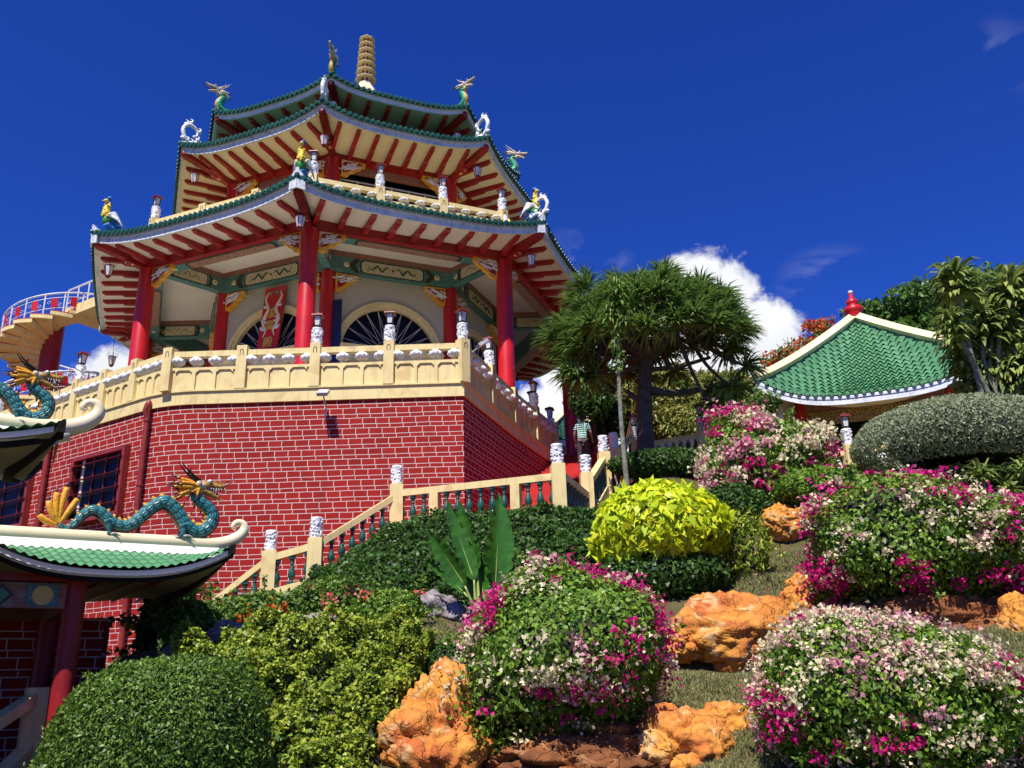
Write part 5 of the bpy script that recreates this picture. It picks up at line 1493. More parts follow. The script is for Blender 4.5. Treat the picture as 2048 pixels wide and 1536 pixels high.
fr0=g('FRACT',g('MULTIPLY',sp_.outputs[2],14.0)); mx=N.new('ShaderNodeMix'); mx.data_type='RGBA'; mx.inputs[6].default_value=(.05,.20,.15,1); mx.inputs[7].default_value=(.55,.72,.62,1); L.new(g('GREATER_THAN',fr0,.52),mx.inputs[0]); L.new(mx.outputs[2],bs_.inputs['Base Color']); bs_.inputs['Roughness'].default_value=.8
M['polo']=m
pf=at(1168,938,25.6); per_=empty('person',pf,'person from behind in green and white striped polo and dark trousers, climbing red steps','person',rz=R(-12))
V=lambda x,y,z:(x,y,z)
# facing +Y, local coordinates; right foot up one step
nodes=[(V(0,0,.92),.13,.11),(V(0,.02,1.10),.13,.10),(V(0,.05,1.30),.16,.11),(V(0,.08,1.42),.12,.09),(V(0,.10,1.50),.055),(V(0,.12,1.58),.06),
 (V(-.17,.07,1.39),.06),(V(-.25,.05,1.14),.045),(V(-.24,.16,.93),.035),(V(-.235,.20,.86),.03),
 (V(.17,.07,1.39),.06),(V(.26,.04,1.15),.045),(V(.28,.22,1.00),.035),(V(.28,.29,.98),.03),
 (V(-.09,0,.86),.09),(V(-.10,.03,.48),.06),(V(-.11,-.06,.09),.042),(V(-.11,.08,.035),.035),
 (V(.09,.03,.87),.09),(V(.11,.27,.64),.065),(V(.11,.22,.30),.045),(V(.11,.36,.235),.035)]
ed=[(0,1),(1,2),(2,3),(3,4),(4,5),(3,6),(6,7),(7,8),(8,9),(3,10),(10,11),(11,12),(12,13),(0,14),(14,15),(15,16),(16,17),(0,18),(18,19),(19,20),(20,21)]
skin_mesh('body',nodes,ed,M['skin'],per_)
def inflate(idx,ee,f,name,mat):
    ns=[(nodes[i][0],nodes[i][1]*f,(nodes[i][2] if len(nodes[i])>2 else nodes[i][1])*f) for i in idx]; return skin_mesh(name,ns,ee,mat,per_)
sh_=[(V(0,-.01,.86),.175,.14),(V(0,.02,1.10),.165,.125),(V(0,.05,1.30),.185,.13),(V(0,.08,1.42),.13,.10),(V(0,.095,1.48),.07,.07),(V(-.17,.07,1.39),.085,.085),(V(-.235,.05,1.22),.078,.078),(V(.17,.07,1.39),.085,.085),(V(.24,.045,1.22),.078,.078)]
skin_mesh('shirt',sh_,[(0,1),(1,2),(2,3),(3,4),(3,5),(5,6),(3,7),(7,8)],M['polo'],per_)
tr=[(V(0,0,.97),.155,.125),(V(-.09,0,.85),.105),(V(-.10,.03,.48),.08),(V(-.11,-.05,.13),.065),(V(.09,.03,.86),.105),(V(.11,.27,.64),.085),(V(.11,.22,.34),.065)]
skin_mesh('trousers',tr,[(0,1),(1,2),(2,3),(0,4),(4,5),(5,6)],M['trou'],per_)
def pobj(mb,name,mat):   # local coords
    me_=mb; o=MB.build(me_,name,mat,None,True); o.parent=per_; return o
h=MB(); h.ell((0,.135,1.66),(.075,.095,.115),16,12); h.ell((0,.23,1.645),(.014,.02,.02),8,6); 
for s in(-1,1): h.ell((s*.076,.13,1.655),(.012,.02,.03),8,6)
pobj(h,'head',M['skin'])
h=MB(); h.ell((0,.12,1.685),(.085,.10,.105),16,12,nz=.05); h.ell((0,.08,1.64),(.078,.06,.085),12,8); pobj(h,'hair',M['hair'])
for s,w0 in ((-1,V(-.235,.20,.86)),(1,V(.28,.29,.98))):
    h=MB(); w0=Vector(w0); dn=Vector((0,.35,-.9)).normalized() if s<0 else Vector((0,.95,-.2)).normalized()
    h.ell(w0+dn*.045,(.024,.035,.045),10,7)
    for j in range(4): h.tube([w0+dn*.07+Vector((s*0,.0,0))+Vector((-.018+.012*j,0,0)),w0+dn*.12+Vector((-.02+.013*j,.01,0)),w0+dn*.15+Vector((-.018+.012*j,.0,-.02))],[.009,.008,.006],6)
    h.tube([w0+dn*.03+Vector((-s*.03,0,0)),w0+dn*.08+Vector((-s*.045,.01,0))],[.011,.008],6)
    pobj(h,'hand',M['skin'])
for p_ in ((-.11,.05,.03),(.11,.33,.225)):
    h=MB(); h.ell(p_,(.05,.13,.045),12,8); pobj(h,'shoe',M['black'])
# ---------------------------------------------------------------- terrain
CP=[(0,1800,7),(700,1800,7),(1400,1800,7),(2048,1800,7),(760,1560,11),(1000,1560,11.3),(1300,1560,11),(1540,1560,10.5),(2048,1580,9.5),
(820,1360,13.6),(880,1295,14.5),(940,1255,16),(860,1235,17),(1000,1500,12.6),(1200,1480,12.8),(1380,1440,12.6),(1560,1430,12),(1440,1420,12.8),(1340,1350,14.2),(1600,1350,14),(1480,1355,14.3),
(1560,1210,16.5),(1500,1145,17.5),(1600,1105,18.5),(1450,1190,16.5),(1650,1010,20.5),(1560,1008,21),(1480,1005,21.5),(1600,985,23),
(2048,1250,14),(2000,1340,12),(1750,1270,14.5),(1760,970,21.5),(2048,985,20),(1900,930,23),(1250,1200,17),(1300,1165,17.5),(1150,1205,17),
(700,1225,17.8),(620,1215,18.5),(440,1250,17),(330,1300,15),(560,1262,14),(760,1262,14.2),(1240,1015,22.0),(1330,945,25.0),(1450,938,25.6),(900,1100,20),(1150,1080,20.3),(700,1170,19.5)]
cps=[tuple(at(*c)) for c in CP]+[(-7,12,-1.9),(-9,15,-1.9),(-12,18,-1.8),(-8,19,-1.2),(-5,12,-1.7),(-3,10,-1.6),(-14,10,-1.7),(0,2,-1.6),(-8,4,-1.6),(8,3,-1.6),(0,-10,-1.6),(-20,-10,-1.6),(20,-10,-1.6),
 (12,30,5.4),(15,27,5.2),(22,30,5.6),(16,36,5.8),(8,33,6.4),(5,30,6.0),(-6,30,2),(-14,34,2),(-20,26,-1),(-30,20,-1.6),(0,45,6),(20,50,6),(-25,50,2),(30,20,3),(25,10,0),(30,5,-1.4)]
CPn=np.array(cps)
def terr(X,Y):
    X=np.atleast_1d(np.asarray(X,float));Y=np.atleast_1d(np.asarray(Y,float))
    d=np.sqrt((X[:,None]-CPn[None,:,0])**2+(Y[:,None]-CPn[None,:,1])**2)+.15
    w=d**-3.2; return (w*CPn[None,:,2]).sum(1)/w.sum(1)
gx=np.concatenate([np.linspace(-400,-32,8),np.arange(-30,32,.35),np.linspace(34,420,8)]); gy=np.concatenate([np.linspace(-300,-14,7),np.arange(-12,5,1.5),np.arange(5,48,.35),np.linspace(50,700,12)])
XX,YY=np.meshgrid(gx,gy,indexing='ij'); ZZ=terr(XX.ravel(),YY.ravel()).reshape(XX.shape)
far=np.clip((np.hypot(XX,YY-15)-50)/60,0,1); ZZ=ZZ*(1-far)+(-1.6)*far
hid=np.exp(-(((XX+6)/10)**2+((YY-34)/7)**2)*0)
b=MB(); b.grid([(XX[i,j],YY[i,j],ZZ[i,j]+.05*noise.noise(Vector((XX[i,j]*1.3,YY[i,j]*1.3,0)))) for i in range(len(gx)) for j in range(len(gy))],len(gx),len(gy))
M['ground']=pm('grassy_soil',(.12,.14,.035),(.20,.14,.06),3.2,.95,1,60,c3=(.10,.055,.028),s3=5,bd=.08)
o=b.build('ground',M['ground'],None,True); tag(o,None,None,None,'structure')
# ---------------------------------------------------------------- leaves
STEMN=9
def unit(a): return a/np.maximum(np.linalg.norm(a,axis=-1,keepdims=True),1e-9)
def leafq(P,Nn,L,W,jit=.55,droop=.25,along=.5,cup=.12,var=.35):
    n=len(P); nn=unit(Nn+jit*rng.normal(size=(n,3))); t=rng.normal(size=(n,3))*.8+Nn*along+np.array([0,0,-droop])
    t=unit(t-(t*nn).sum(1,keepdims=True)*nn*.85); s=unit(np.cross(nn,t)); Ls=(L*(1+var*(rng.random(n)*2-1)))[:,None]
    mid=P+t*Ls*.42; up=nn*Ls*cup
    return np.stack([P,mid+s*Ls*W+up,P+t*Ls-up*.6,mid-s*Ls*W+up],1)
class Lobes:
    def __init__(s,k,amp,sharp): s.d=unit(rng.normal(size=(k,3))); s.a=amp*(rng.random(k)*1.4-.4); s.s=sharp
    def __call__(s,D): return (np.exp((D@s.d.T-1)*s.s)*s.a).sum(1)
def blobpts(c,rad,n,lob,depth=.16,zmin=-1,zmax=1):
    D=unit(rng.normal(size=(int(n*1.0),3)))
    D=D[(D[:,2]>=zmin)&(D[:,2]<=zmax)]
    r=(1+lob(D))*(1-depth*rng.random(len(D))**1.6)
    P=D*r[:,None]*np.array(rad)+np.array(c); Nn=unit(D/np.array(rad)); return P,Nn,D
LM={}
LM['boug']=leafmat('bougainvillea_leaf',(.04,.13,.012),(.13,.30,.02),(.28,.42,.05))
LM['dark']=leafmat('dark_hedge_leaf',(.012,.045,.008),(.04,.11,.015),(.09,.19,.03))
LM['mid']=leafmat('mid_green_leaf',(.02,.08,.010),(.08,.19,.022),(.22,.34,.05))
LM['yg']=leafmat('yellow_green_leaf',(.025,.10,.010),(.14,.27,.02),(.50,.56,.06))
LM['lime']=leafmat('lime_yellow_leaf',(.74,.76,.02),(.90,.86,.02),(.46,.64,.03),trans=.30)
LM['grey']=leafmat('grey_green_leaf',(.15,.20,.10),(.26,.32,.17),(.36,.40,.24),rough=.7)
LM['drac']=leafmat('dragon_tree_leaf',(.02,.08,.012),(.08,.21,.035),(.26,.38,.09))
LM['cord']=leafmat('variegated_leaf',(.02,.075,.012),(.12,.22,.03),(.42,.48,.12))
LM['tree']=leafmat('tree_leaf',(.03,.10,.012),(.08,.20,.025),(.16,.28,.05))
LM['bamb']=leafmat('bamboo_leaf',(.08,.16,.02),(.24,.30,.05),(.45,.40,.12))
LM['ban']=pm('banana_leaf',(.05,.17,.015),(.03,.11,.012),3,.35,.25,12)
LM['pink']=leafmat('magenta_bract',(.66,.010,.24),(.82,.03,.42),(.60,.01,.16),rough=.6,trans=.4)
LM['whitef']=leafmat('cream_bract',(.76,.74,.44),(.82,.80,.56),(.74,.56,.42),rough=.6,trans=.35)
LM['palep']=leafmat('pale_pink_bract',(.75,.38,.42),(.80,.60,.58),(.7,.25,.35),rough=.6,trans=.35)
LM['orange']=leafmat('orange_blossom',(.72,.14,.02),(.80,.26,.04),(.7,.08,.02),rough=.6,trans=.3)
LM['redf']=leafmat('red_blossom',(.75,.05,.05),(.80,.15,.12),(.8,.35,.3),rough=.6,trans=.3)
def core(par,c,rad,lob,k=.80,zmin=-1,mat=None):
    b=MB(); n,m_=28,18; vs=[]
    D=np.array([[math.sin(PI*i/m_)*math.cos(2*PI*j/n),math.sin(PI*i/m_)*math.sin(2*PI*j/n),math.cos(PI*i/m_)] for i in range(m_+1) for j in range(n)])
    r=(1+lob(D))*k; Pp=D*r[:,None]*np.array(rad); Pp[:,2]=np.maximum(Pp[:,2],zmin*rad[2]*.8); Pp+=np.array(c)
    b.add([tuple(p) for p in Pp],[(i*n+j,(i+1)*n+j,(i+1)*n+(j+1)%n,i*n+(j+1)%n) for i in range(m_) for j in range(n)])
    b.build('dark_core',mat or M['core_fill'],par,True)  # solid dark core added inside the leaves to block see-through
def stems(par,c,rad,zb,n=7,r=.025,spread=.35,mat=None):
    b=MB()
    for i in range(n):
        a=random.random()*2*PI; q=random.random()
        top=Vector(c)+Vector((rad[0]*.75*q*math.cos(a),rad[1]*.75*q*math.sin(a),-rad[2]*.1)); bt=Vector((c[0]+rad[0]*spread*q*math.cos(a),c[1]+rad[1]*spread*q*math.sin(a),zb))
        mid_=bt.lerp(top,.5)+Vector((random.uniform(-.1,.1),random.uniform(-.1,.1),0))*rad[0]
        b.tube(cr([bt,mid_,top],3),[r,r*.95,r*.9,r*.8,r*.7,r*.6,r*.5],6)
    b.build('stems',mat or M['bark'],par,True)
def sprays(P,Nn,n,L,leafL,W,jit=.5):   # shoots sticking out: leaves along short arcs
    idx=rng.integers(0,len(P),n); out=[];k=9
    for i in idx:
        d=unit(Nn[i]+rng.normal(size=3)*.45+np.array([0,0,.25])); Lr=L*(.5+rng.random())
        t=np.linspace(0,1,k)[:,None]; pts=P[i]+d*t*Lr+np.array([0,0,-1])*t**2*Lr*.35
        out.append(np.repeat(pts,3,0)+rng.normal(size=(k*3,3))*leafL*.3)
    Q=np.concatenate(out); return leafq(Q,unit(rng.normal(size=Q.shape)+np.array([0,0,.8])),leafL,W,jit)
def bush(name,label,cat,u,v,ru,rv,Y,n,L,W,mat,dy=1.0,lobes=(26,.16,9),group=None,flowers=None,nspray=0,zmin=-1,depth=.18,droop=.25,along=.5,jit=.55,stem=True,corek=.82,zb=None,cup=.12):
    c=at(u,v,Y); dist=Y/ray(u,v)[1]*1.0; pxm=(Y*float(np.dot(ray(u,v),CF))/ray(u,v)[1])/F_PX
    rad=(ru*pxm,ru*pxm*dy,rv*pxm*1.03); lob=Lobes(*lobes)
    g0=float(terr(c.x,c.y)[0]); e=empty(name,Vector((c.x,c.y,min(g0,c.z-rad[2]*.9))),label,cat,group)
    P,Nn,D=blobpts(c,rad,n,lob,depth,zmin)
    if D is not None and zmin>-1:
        pass
    q=[leafq(P,Nn,L,W,jit,droop,along,cup)]
    if nspray: q.append(sprays(P,Nn,nspray,L*4.5,L,W))
    b=MB(); b.quads(np.concatenate(q)); b.build('foliage',mat,e)
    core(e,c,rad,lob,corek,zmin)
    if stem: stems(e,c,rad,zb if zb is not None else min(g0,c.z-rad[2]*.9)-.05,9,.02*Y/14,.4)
    if flowers:
        nc,nb,bs_,mix,spread=flowers   # clusters, bracts per cluster, size, [(mat,weightfn)], cluster radius
        lobp=Lobes(22,1.0,10)
        ns=max(12,int(nc/6)); Dn=unit(rng.normal(size=(ns*2,3))); Dn=Dn[Dn[:,2]>max(zmin,-.75)][:ns]; ns=len(Dn)
        w=lobp(Dn)+rng.normal(size=ns)*.40; th=np.quantile(w,1-mix[0])
        scl=np.where(w>th,0,np.where(rng.random(ns)<mix[1],2,1))
        per=rng.poisson(np.clip(rng.exponential(nc/ns,ns),1,nc/ns*3)); idx=np.repeat(np.arange(ns),per)
        Dc=unit(Dn[idx]+rng.normal(size=(len(idx),3))*.135); cls=scl[idx]; fl=rng.random(len(idx)); cls=np.where(fl<.14,(cls+1)%3,cls)
        Pc=Dc*(1+lob(Dc))[:,None]*np.array(rad)+np.array(c); Nc=unit(Dc/np.array(rad)); Pc=Pc+Nc*bs_*.6
        for ci,mm,nm in ((0,'pink','magenta_blossom'),(1,'whitef','white_blossom'),(2,'palep','pale_pink_blossom')):
            s=cls==ci
            if not s.any(): continue
            C0=np.repeat(Pc[s],nb,0); N0=np.repeat(Nc[s],nb,0); sz=np.repeat(.5+rng.random(s.sum()),nb)[:,None]
            PP=C0+rng.normal(size=C0.shape)*spread*sz*np.array([1,1,.7])+N0*spread*.3
            b=MB(); b.quads(leafq(PP,unit(N0+rng.normal(size=N0.shape)*.7),bs_,.42,.6,.1,.5,.2)); b.build(nm,LM[mm],e)
    return e,c,rad
G_B='flowering bougainvillea bushes on the rock garden'
bush('bougainvillea','round bougainvillea with magenta and white blossoms in front of the hedge, bottom centre','bush',1135,1312,190,150,12.2,20000,.078,.30,LM['boug'],.9,(44,.22,13),G_B,(560,15,.060,(.36,.12),.064),40)
bush('bougainvillea','mostly white flowering bougainvillea with few magenta spots, bottom right of the photo','bush',1762,1400,215,145,10.6,22000,.070,.30,LM['boug'],.85,(44,.22,13),G_B,(700,15,.054,(.13,.14),.058),54)
bush('bougainvillea','widest bougainvillea, magenta with white patches, below the grey green clipped bush','bush',1850,1106,226,108,14.8,20000,.088,.30,LM['boug'],.8,(50,.24,13),G_B,(640,16,.070,(.66,.10),.075),44)
bush('bougainvillea','magenta heavy bougainvillea at the right edge, joined to the widest one','bush',2040,1116,90,104,14.4,7000,.088,.30,LM['boug'],.8,(30,.17,11),G_B,(360,16,.070,(.86,.1),.075),18)
e_,c_,r_=bush('bougainvillea','dense magenta and cream bougainvillea tree between the dark trunk and the pavilion','bush',1538,930,114,88,22.0,16000,.12,.30,LM['boug'],.85,(40,.23,11),G_B,(560,15,.105,(.55,.12),.11),28)
# lime yellow bush : drooping leaves in two tiers
e_,c_,r_=bush('lime_bush','bright lime yellow bush with big drooping leaves beside the stair landing','bush',1317,1060,124,88,17.2,6200,.21,.25,LM['lime'],.9,(26,.14,9),None,None,0,-.62,.14,.75,.8,.35,True,.74,cup=.16)
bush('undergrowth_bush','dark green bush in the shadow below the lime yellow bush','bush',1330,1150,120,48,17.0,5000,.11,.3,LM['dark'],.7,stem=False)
# grey green clipped dome with visible stems
bush('clipped_bush','large grey green mushroom shaped clipped bush in front of the pavilion balustrade','bush',1925,882,206,84,20.5,42000,.066,.34,LM['grey'],.75,(70,.09,18),None,None,0,-.62,.12,.05,.7,.6,True,.66,zb=float(at(1905,990,20.5).z))
# left bushes
bush('rounded_bush','big rounded dark green bush filling the bottom left corner','bush',322,1508,164,166,9.6,48000,.050,.22,LM['mid'],.8,(22,.26,5),None,None,90,depth=.16)
bush('leafy_bush','looser light green bush between the rounded bush and the yellow green hedge','bush',425,1490,85,130,10.4,7500,.085,.26,LM['yg2'] if 'yg2' in LM else LM['mid'],.8,(30,.2,12),None,None,22)
bush('low_shrub','low shrub with pale orange blossoms under the bottom of the staircase','shrub',515,1232,85,38,16.5,6000,.09,.3,LM['mid'],.6,(24,.22,9),'low shrubs along the foot of the stair',None,26)
bush('low_shrub','green shrub left of the stair foot, beside the dark climbing plant','shrub',385,1248,60,42,15.6,4500,.085,.3,LM['mid'],.6,(24,.22,9),'low shrubs along the foot of the stair',None,20)
bush('rose_shrub','shrub with red rose blossoms in front of the dark hedge','shrub',660,1205,80,42,17.0,5000,.09,.3,LM['mid'],.6,(24,.22,9),'low shrubs along the foot of the stair',None,26)
bush('rose_shrub','light green shrub with a few red blossoms left of the grey stones','shrub',780,1228,62,42,16.0,4500,.085,.3,LM['boug'],.6,(24,.22,9),'low shrubs along the foot of the stair',None,26)
bush('climbing_plant','dark leafy climbing plant in front of the brick wall and the pale post','plant',340,1245,50,62,16.6,3200,.13,.34,LM['dark'],.5,(24,.45,7),None,None,26,corek=.55)
bush('juniper_mound','small dark green mound shrub on the grass beside the orange rock','shrub',895,1330,52,42,13.6,5500,.05,.26,LM['dark'],.8,(20,.16,9))
bush('dry_shrub','thin yellowish shrub in the shade right of the lime yellow bush','shrub',1488,1105,42,55,17.5,1500,.13,.18,LM['yg'],.7,(20,.5,7),None,None,14,corek=.3)
bush('garden_shrub','fresh green shrub between the two upper bougainvilleas','shrub',1640,975,85,34,19.5,6000,.10,.3,LM['boug'],.6,(24,.22,9),None,None,26)
bush('golden_hedge','low golden clipped hedge under the pavilion base','hedge',1745,950,52,20,21.5,4500,.07,.34,LM['yg'],.5,(16,.08,9))
bush('garden_shrub','yellow green shrub at the right edge beside the bottom right bougainvillea','shrub',2030,1440,62,66,10.4,5000,.06,.3,LM['yg'],.8,(24,.22,9))
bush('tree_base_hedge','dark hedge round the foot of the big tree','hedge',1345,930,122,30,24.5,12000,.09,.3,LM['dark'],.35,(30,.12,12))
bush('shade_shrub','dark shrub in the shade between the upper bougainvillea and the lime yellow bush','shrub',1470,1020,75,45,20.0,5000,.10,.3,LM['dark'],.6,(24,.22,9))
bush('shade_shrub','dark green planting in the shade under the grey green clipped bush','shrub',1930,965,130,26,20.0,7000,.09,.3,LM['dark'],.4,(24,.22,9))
# blossoms for the shrubs
def blossoms(pts,size,mat,label,name='blossom_cluster'):
    pass
for lb,name,mm,px in (('scattered red rose blossoms',None,'redf',[(655,1190),(675,1196),(720,1186),(738,1192),(745,1190),(735,1196),(672,1226),(640,1240),(650,1205),(845,1184),(796,1209),(622,1170),(700,1180)]),('pale orange blossoms',None,'orange',[(500,1225),(545,1215),(560,1222),(535,1218),(640,1236),(480,1240),(570,1210)])):
    Q=[]
    for u,v in px:
        p=np.array(at(u,v,15.9 if v>1180 else 16.6)); Q.append(p+rng.normal(size=(10,3))*.045)
    Q=np.concatenate(Q); b=MB(); b.quads(leafq(Q,unit(rng.normal(size=Q.shape)+np.array([0,-1,.3])),.075,.4)); 
    host=[o for o in col.objects if o.name.startswith('rose_shrub' if mm=='redf' else 'low_shrub') and o.parent is None][0]
    b.build('blossoms',LM[mm],host)
# hedge surfaces on the slope
def hedge(name,label,top,bot,n,L,W,mat,bump=.22,rows=None,coremat=None,spray=0,group=None,thick=.35,cat='hedge',nf=2.2):
    T=[at(*p) for p in top];B_=[at(*p) for p in bot]
    T=cr(T,6);B_=cr(B_,6); Tn=np.array([tuple(p) for p in T]);Bn=np.array([tuple(p) for p in B_])
    ta=np.linspace(0,1,len(Tn));tb=np.linspace(0,1,len(Bn))
    def S(u,v):
        a=np.stack([np.interp(u,ta,Tn[:,i]) for i in range(3)],1); b_=np.stack([np.interp(u,tb,Bn[:,i]) for i in range(3)],1)
        return a*(1-v)[:,None]+b_*v[:,None]
    def Sb(u,v):
        p=S(u,v); du=S(np.clip(u+.01,0,1),v)-S(np.clip(u-.01,0,1),v); dv=S(u,np.clip(v+.01,0,1))-S(u,np.clip(v-.01,0,1)); nn=unit(np.cross(du,dv)); nn=np.where(nn[:,1:2]>0,-nn,nn)
        h=np.array([noise.noise(Vector(tuple(q*nf)))+.5*noise.noise(Vector(tuple(q*nf*2.6))) for q in p])*bump
        edge=np.minimum(np.minimum(u,1-u)*9,np.minimum(v,1-v)*6); edge=np.clip(edge,0,1)**.5
        return p+nn*(h+thick*(edge-.0))[:,None]+np.array([0,0,0]),nn
    o0=Bn[len(Bn)//2]; e=empty(name,Vector(tuple(o0)),label,cat,group)
    u=rng.random(n);v=rng.random(n); P,Nn=Sb(u,v); P=P-Nn*(rng.random(n)**1.5*.10)[:,None]
    q=[leafq(P,unit(Nn+np.array([0,0,.35])),L,W,.6,.2,.5)]
    if spray: q.append(sprays(P,Nn,spray,L*4,L,W))
    b=MB(); b.quads(np.concatenate(q)); b.build('foliage',mat,e)
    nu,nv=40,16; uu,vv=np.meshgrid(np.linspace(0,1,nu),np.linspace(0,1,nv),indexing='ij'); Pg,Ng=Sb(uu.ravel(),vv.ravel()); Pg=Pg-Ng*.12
    MB().grid([tuple(p) for p in Pg],nu,nv).build('dark_core',coremat or M['core_fill'],e,True)  # dark backing sheet added behind the leaves, no real branches
    return e
hedge('hillside_hedge','dark green clipped hedge covering the slope below the staircase',
 [(585,1215,19.2),(650,1165,20),(720,1110,20.6),(790,1062,21),(860,1040,21),(960,1035,20.6),(1060,1028,20.2),(1130,1022,20),(1200,1022,20.5),(1250,1050,20.5)],
 [(575,1240,17.6),(640,1238,17.4),(720,1232,17.3),(800,1225,17.2),(880,1210,17.3),(980,1205,17.2),(1080,1200,17.2),(1150,1195,17.2),(1230,1180,17.4),(1290,1150,17.6)],
 26000,.10,.32,LM['dark'],.20)
hedge('climbing_hedge','yellow green small leaved hedge climbing over the rock wall, left of the orange rock',
 [(345,1292,13.6),(430,1288,13.6),(520,1262,13.6),(600,1250,13.6),(700,1248,13.8),(790,1252,14.0),(868,1272,14.2)],
 [(400,1600,11.0),(470,1600,11.0),(560,1600,11.0),(640,1600,11.0),(720,1590,11.2),(770,1480,11.8),(850,1330,13.4)],
 46000,.062,.34,LM['yg'],.42,coremat=M['core_fill'],spray=90,nf=3.3)
# ---------------------------------------------------------------- rocks
M['rocko']=rockmat('orange_rock',(.62,.27,.05),(.46,.13,.035),(.62,.42,.20),(.20,.07,.025))
M['rockg']=rockmat('grey_purple_rock',(.28,.24,.26),(.18,.14,.15),(.40,.36,.33),(.08,.06,.06))
M['rockd']=rockmat('shade_dark_rock',(.30,.11,.035),(.16,.06,.025),(.38,.20,.09),(.06,.025,.012))  # darkened orange rock, the shade under the bushes is put into its colour
def fbm(p,o=5):
    s=0;a=1
    for i in range(o): s+=a*noise.noise(p); p=p*2.07+Vector((3.1,1.7,9.2)); a*=.47
    return s
def rock(label,u,v,ru,rv,Y,seed,mat='rocko',dy=.9,amp=.30,lean=0,res=(130,84),group='orange garden rocks',ridg=.12):
    c=at(u,v,Y); pxm=(Y*float(np.dot(ray(u,v),CF))/ray(u,v)[1])/F_PX; rx,rz_=ru*pxm,rv*pxm; ry=rx*dy
    b=MB(); n,k=res; vs=[]; sv=Vector((seed*7.3,seed*3.1,seed*1.9))
    for i in range(k+1):
        t=PI*i/k
        for j in range(n):
            a=2*PI*j/n; d=Vector((math.sin(t)*math.cos(a),math.sin(t)*math.sin(a),math.cos(t)))
            f=fbm(d*1.30+sv,6); w_=d*2.2+sv+Vector((f,f,f))*.6
            q=1+amp*f-ridg*(1-min(1,abs(noise.noise(w_))*5))-ridg*.5*(1-min(1,abs(noise.noise(w_*2.3))*5))
            p=Vector((d.x*rx*q+lean*d.z*rx,d.y*ry*q,d.z*rz_*q)); vs.append(p+c)
    b.add(vs,[(i*n+j,(i+1)*n+j,(i+1)*n+(j+1)%n,i*n+(j+1)%n) for i in range(k) for j in range(n)])
    solo(b,'rock',M[mat],label,'rock',group,None,True)
rock('tall orange rock outcrop between the yellow green hedge and the centre bougainvillea',890,1500,135,150,12.0,1,lean=-.10,amp=.34)
rock('dark rock in the shadow beneath the centre bougainvillea',1170,1535,220,95,12.1,2,'rockd')
rock('lumpy orange rock at the bottom edge, left of the white bougainvillea',1370,1520,115,98,11.6,3)
rock('orange rock with pale streaks below the grass, right part of the bottom rocks',1475,1500,95,92,11.9,14)
rock('largest rounded orange boulder standing on the grass, right of centre',1465,1272,125,92,15.2,4,dy=.7,amp=.26,ridg=.08)
rock('small reddish rock leaning on the left of the big orange boulder',1355,1292,38,36,14.8,5)
rock('upright yellow brown rock squeezed right of the big orange boulder',1608,1225,44,74,15.6,6)
rock('small yellow rock cap on top of the upright rock',1600,1172,28,24,15.7,7)
rock('orange rock on the lawn edge under the upper bougainvillea',1560,1048,42,40,19.6,8)
rock('orange rock between two others on the lawn edge, under the upper bougainvillea',1612,1040,30,30,19.4,9)
rock('orange rock nearest the wide bougainvillea on the lawn edge',1652,1030,26,24,19.4,10)
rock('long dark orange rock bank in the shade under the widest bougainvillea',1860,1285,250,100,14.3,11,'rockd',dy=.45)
rock('sunlit orange rock at the right edge of the photo',2060,1270,60,80,13.4,12)
rock('purple grey stone left of the tall broad leaved plant',868,1215,42,34,17.2,13,'rockg',group='grey garden stones',res=(40,26))
rock('smaller round grey stone right of the purple grey stone',915,1228,30,20,16.9,15,'rockg',group='grey garden stones',res=(40,26))
rock('flat grey stone at the foot of the broad leaved plant',955,1235,24,13,16.8,16,'rockg',group='grey garden stones',res=(32,20))
rock('grey stone half hidden among the red blossoming shrubs',640,1250,50,22,15.8,17,'rockg',group='grey garden stones',res=(40,26))
rock('grey stone between the two stair foot shrubs',455,1268,40,26,14.9,18,'rockg',group='grey garden stones',res=(40,26))
rock('grey ledge stone at the top left of the yellow green hedge',372,1300,40,22,14.0,19,'rockg',group='grey garden stones',res=(40,26))
# grass tufts on the open patches
def grass(label,patches,n):
    Q=[]
    for (u0,u1,v0,v1,Ya,Yb) in patches:
        m_=n; u=rng.random(m_);t=rng.random(m_)
        A=np.array([tuple(at(lerp(u0,u1,a),lerp(v1,v0,b_),lerp(Ya,Yb,b_))) for a,b_ in zip(u[:400],t[:400])])
        base=A[rng.integers(0,len(A),m_)]+rng.normal(size=(m_,3))*np.array([.12,.12,0]); base[:,2]=terr(base[:,0],base[:,1])-.01
        Q.append(base)
    P=np.concatenate(Q); n_=len(P); d=unit(rng.normal(size=(n_,3))*.45+np.array([0,0,1])); s=unit(np.cross(d,rng.normal(size=(n_,3)))); L_=(.05+.05*rng.random(n_))[:,None]
    q=np.stack([P-s*.004,P+s*.004,P+d*L_*.6+s*.003,P+d*L_+rng.normal(size=(n_,3))*.012],1)
    b=MB(); b.quads(q); solo(b,'grass',LM['grassm'],label,'grass',None,'stuff')
M['cane']=pm('bamboo_cane',(.30,.26,.10),(.22,.17,.06),5,.6,0)
LM['grassm']=leafmat('dry_grass',(.10,.16,.03),(.28,.30,.09),(.46,.40,.20),trans=.2)
grass('short dry grass on the rock garden slope',[(1330,1600,1345,1440,12.4,14.3),(840,960,1250,1330,13.9,16),(1470,1620,1100,1200,16.3,18.5),(1540,1680,990,1020,20.5,22.5),(1300,1640,1380,1460,11.6,13),(1950,2048,1220,1345,12,14),(1380,1560,1440,1536,10.8,12.2)],24000)
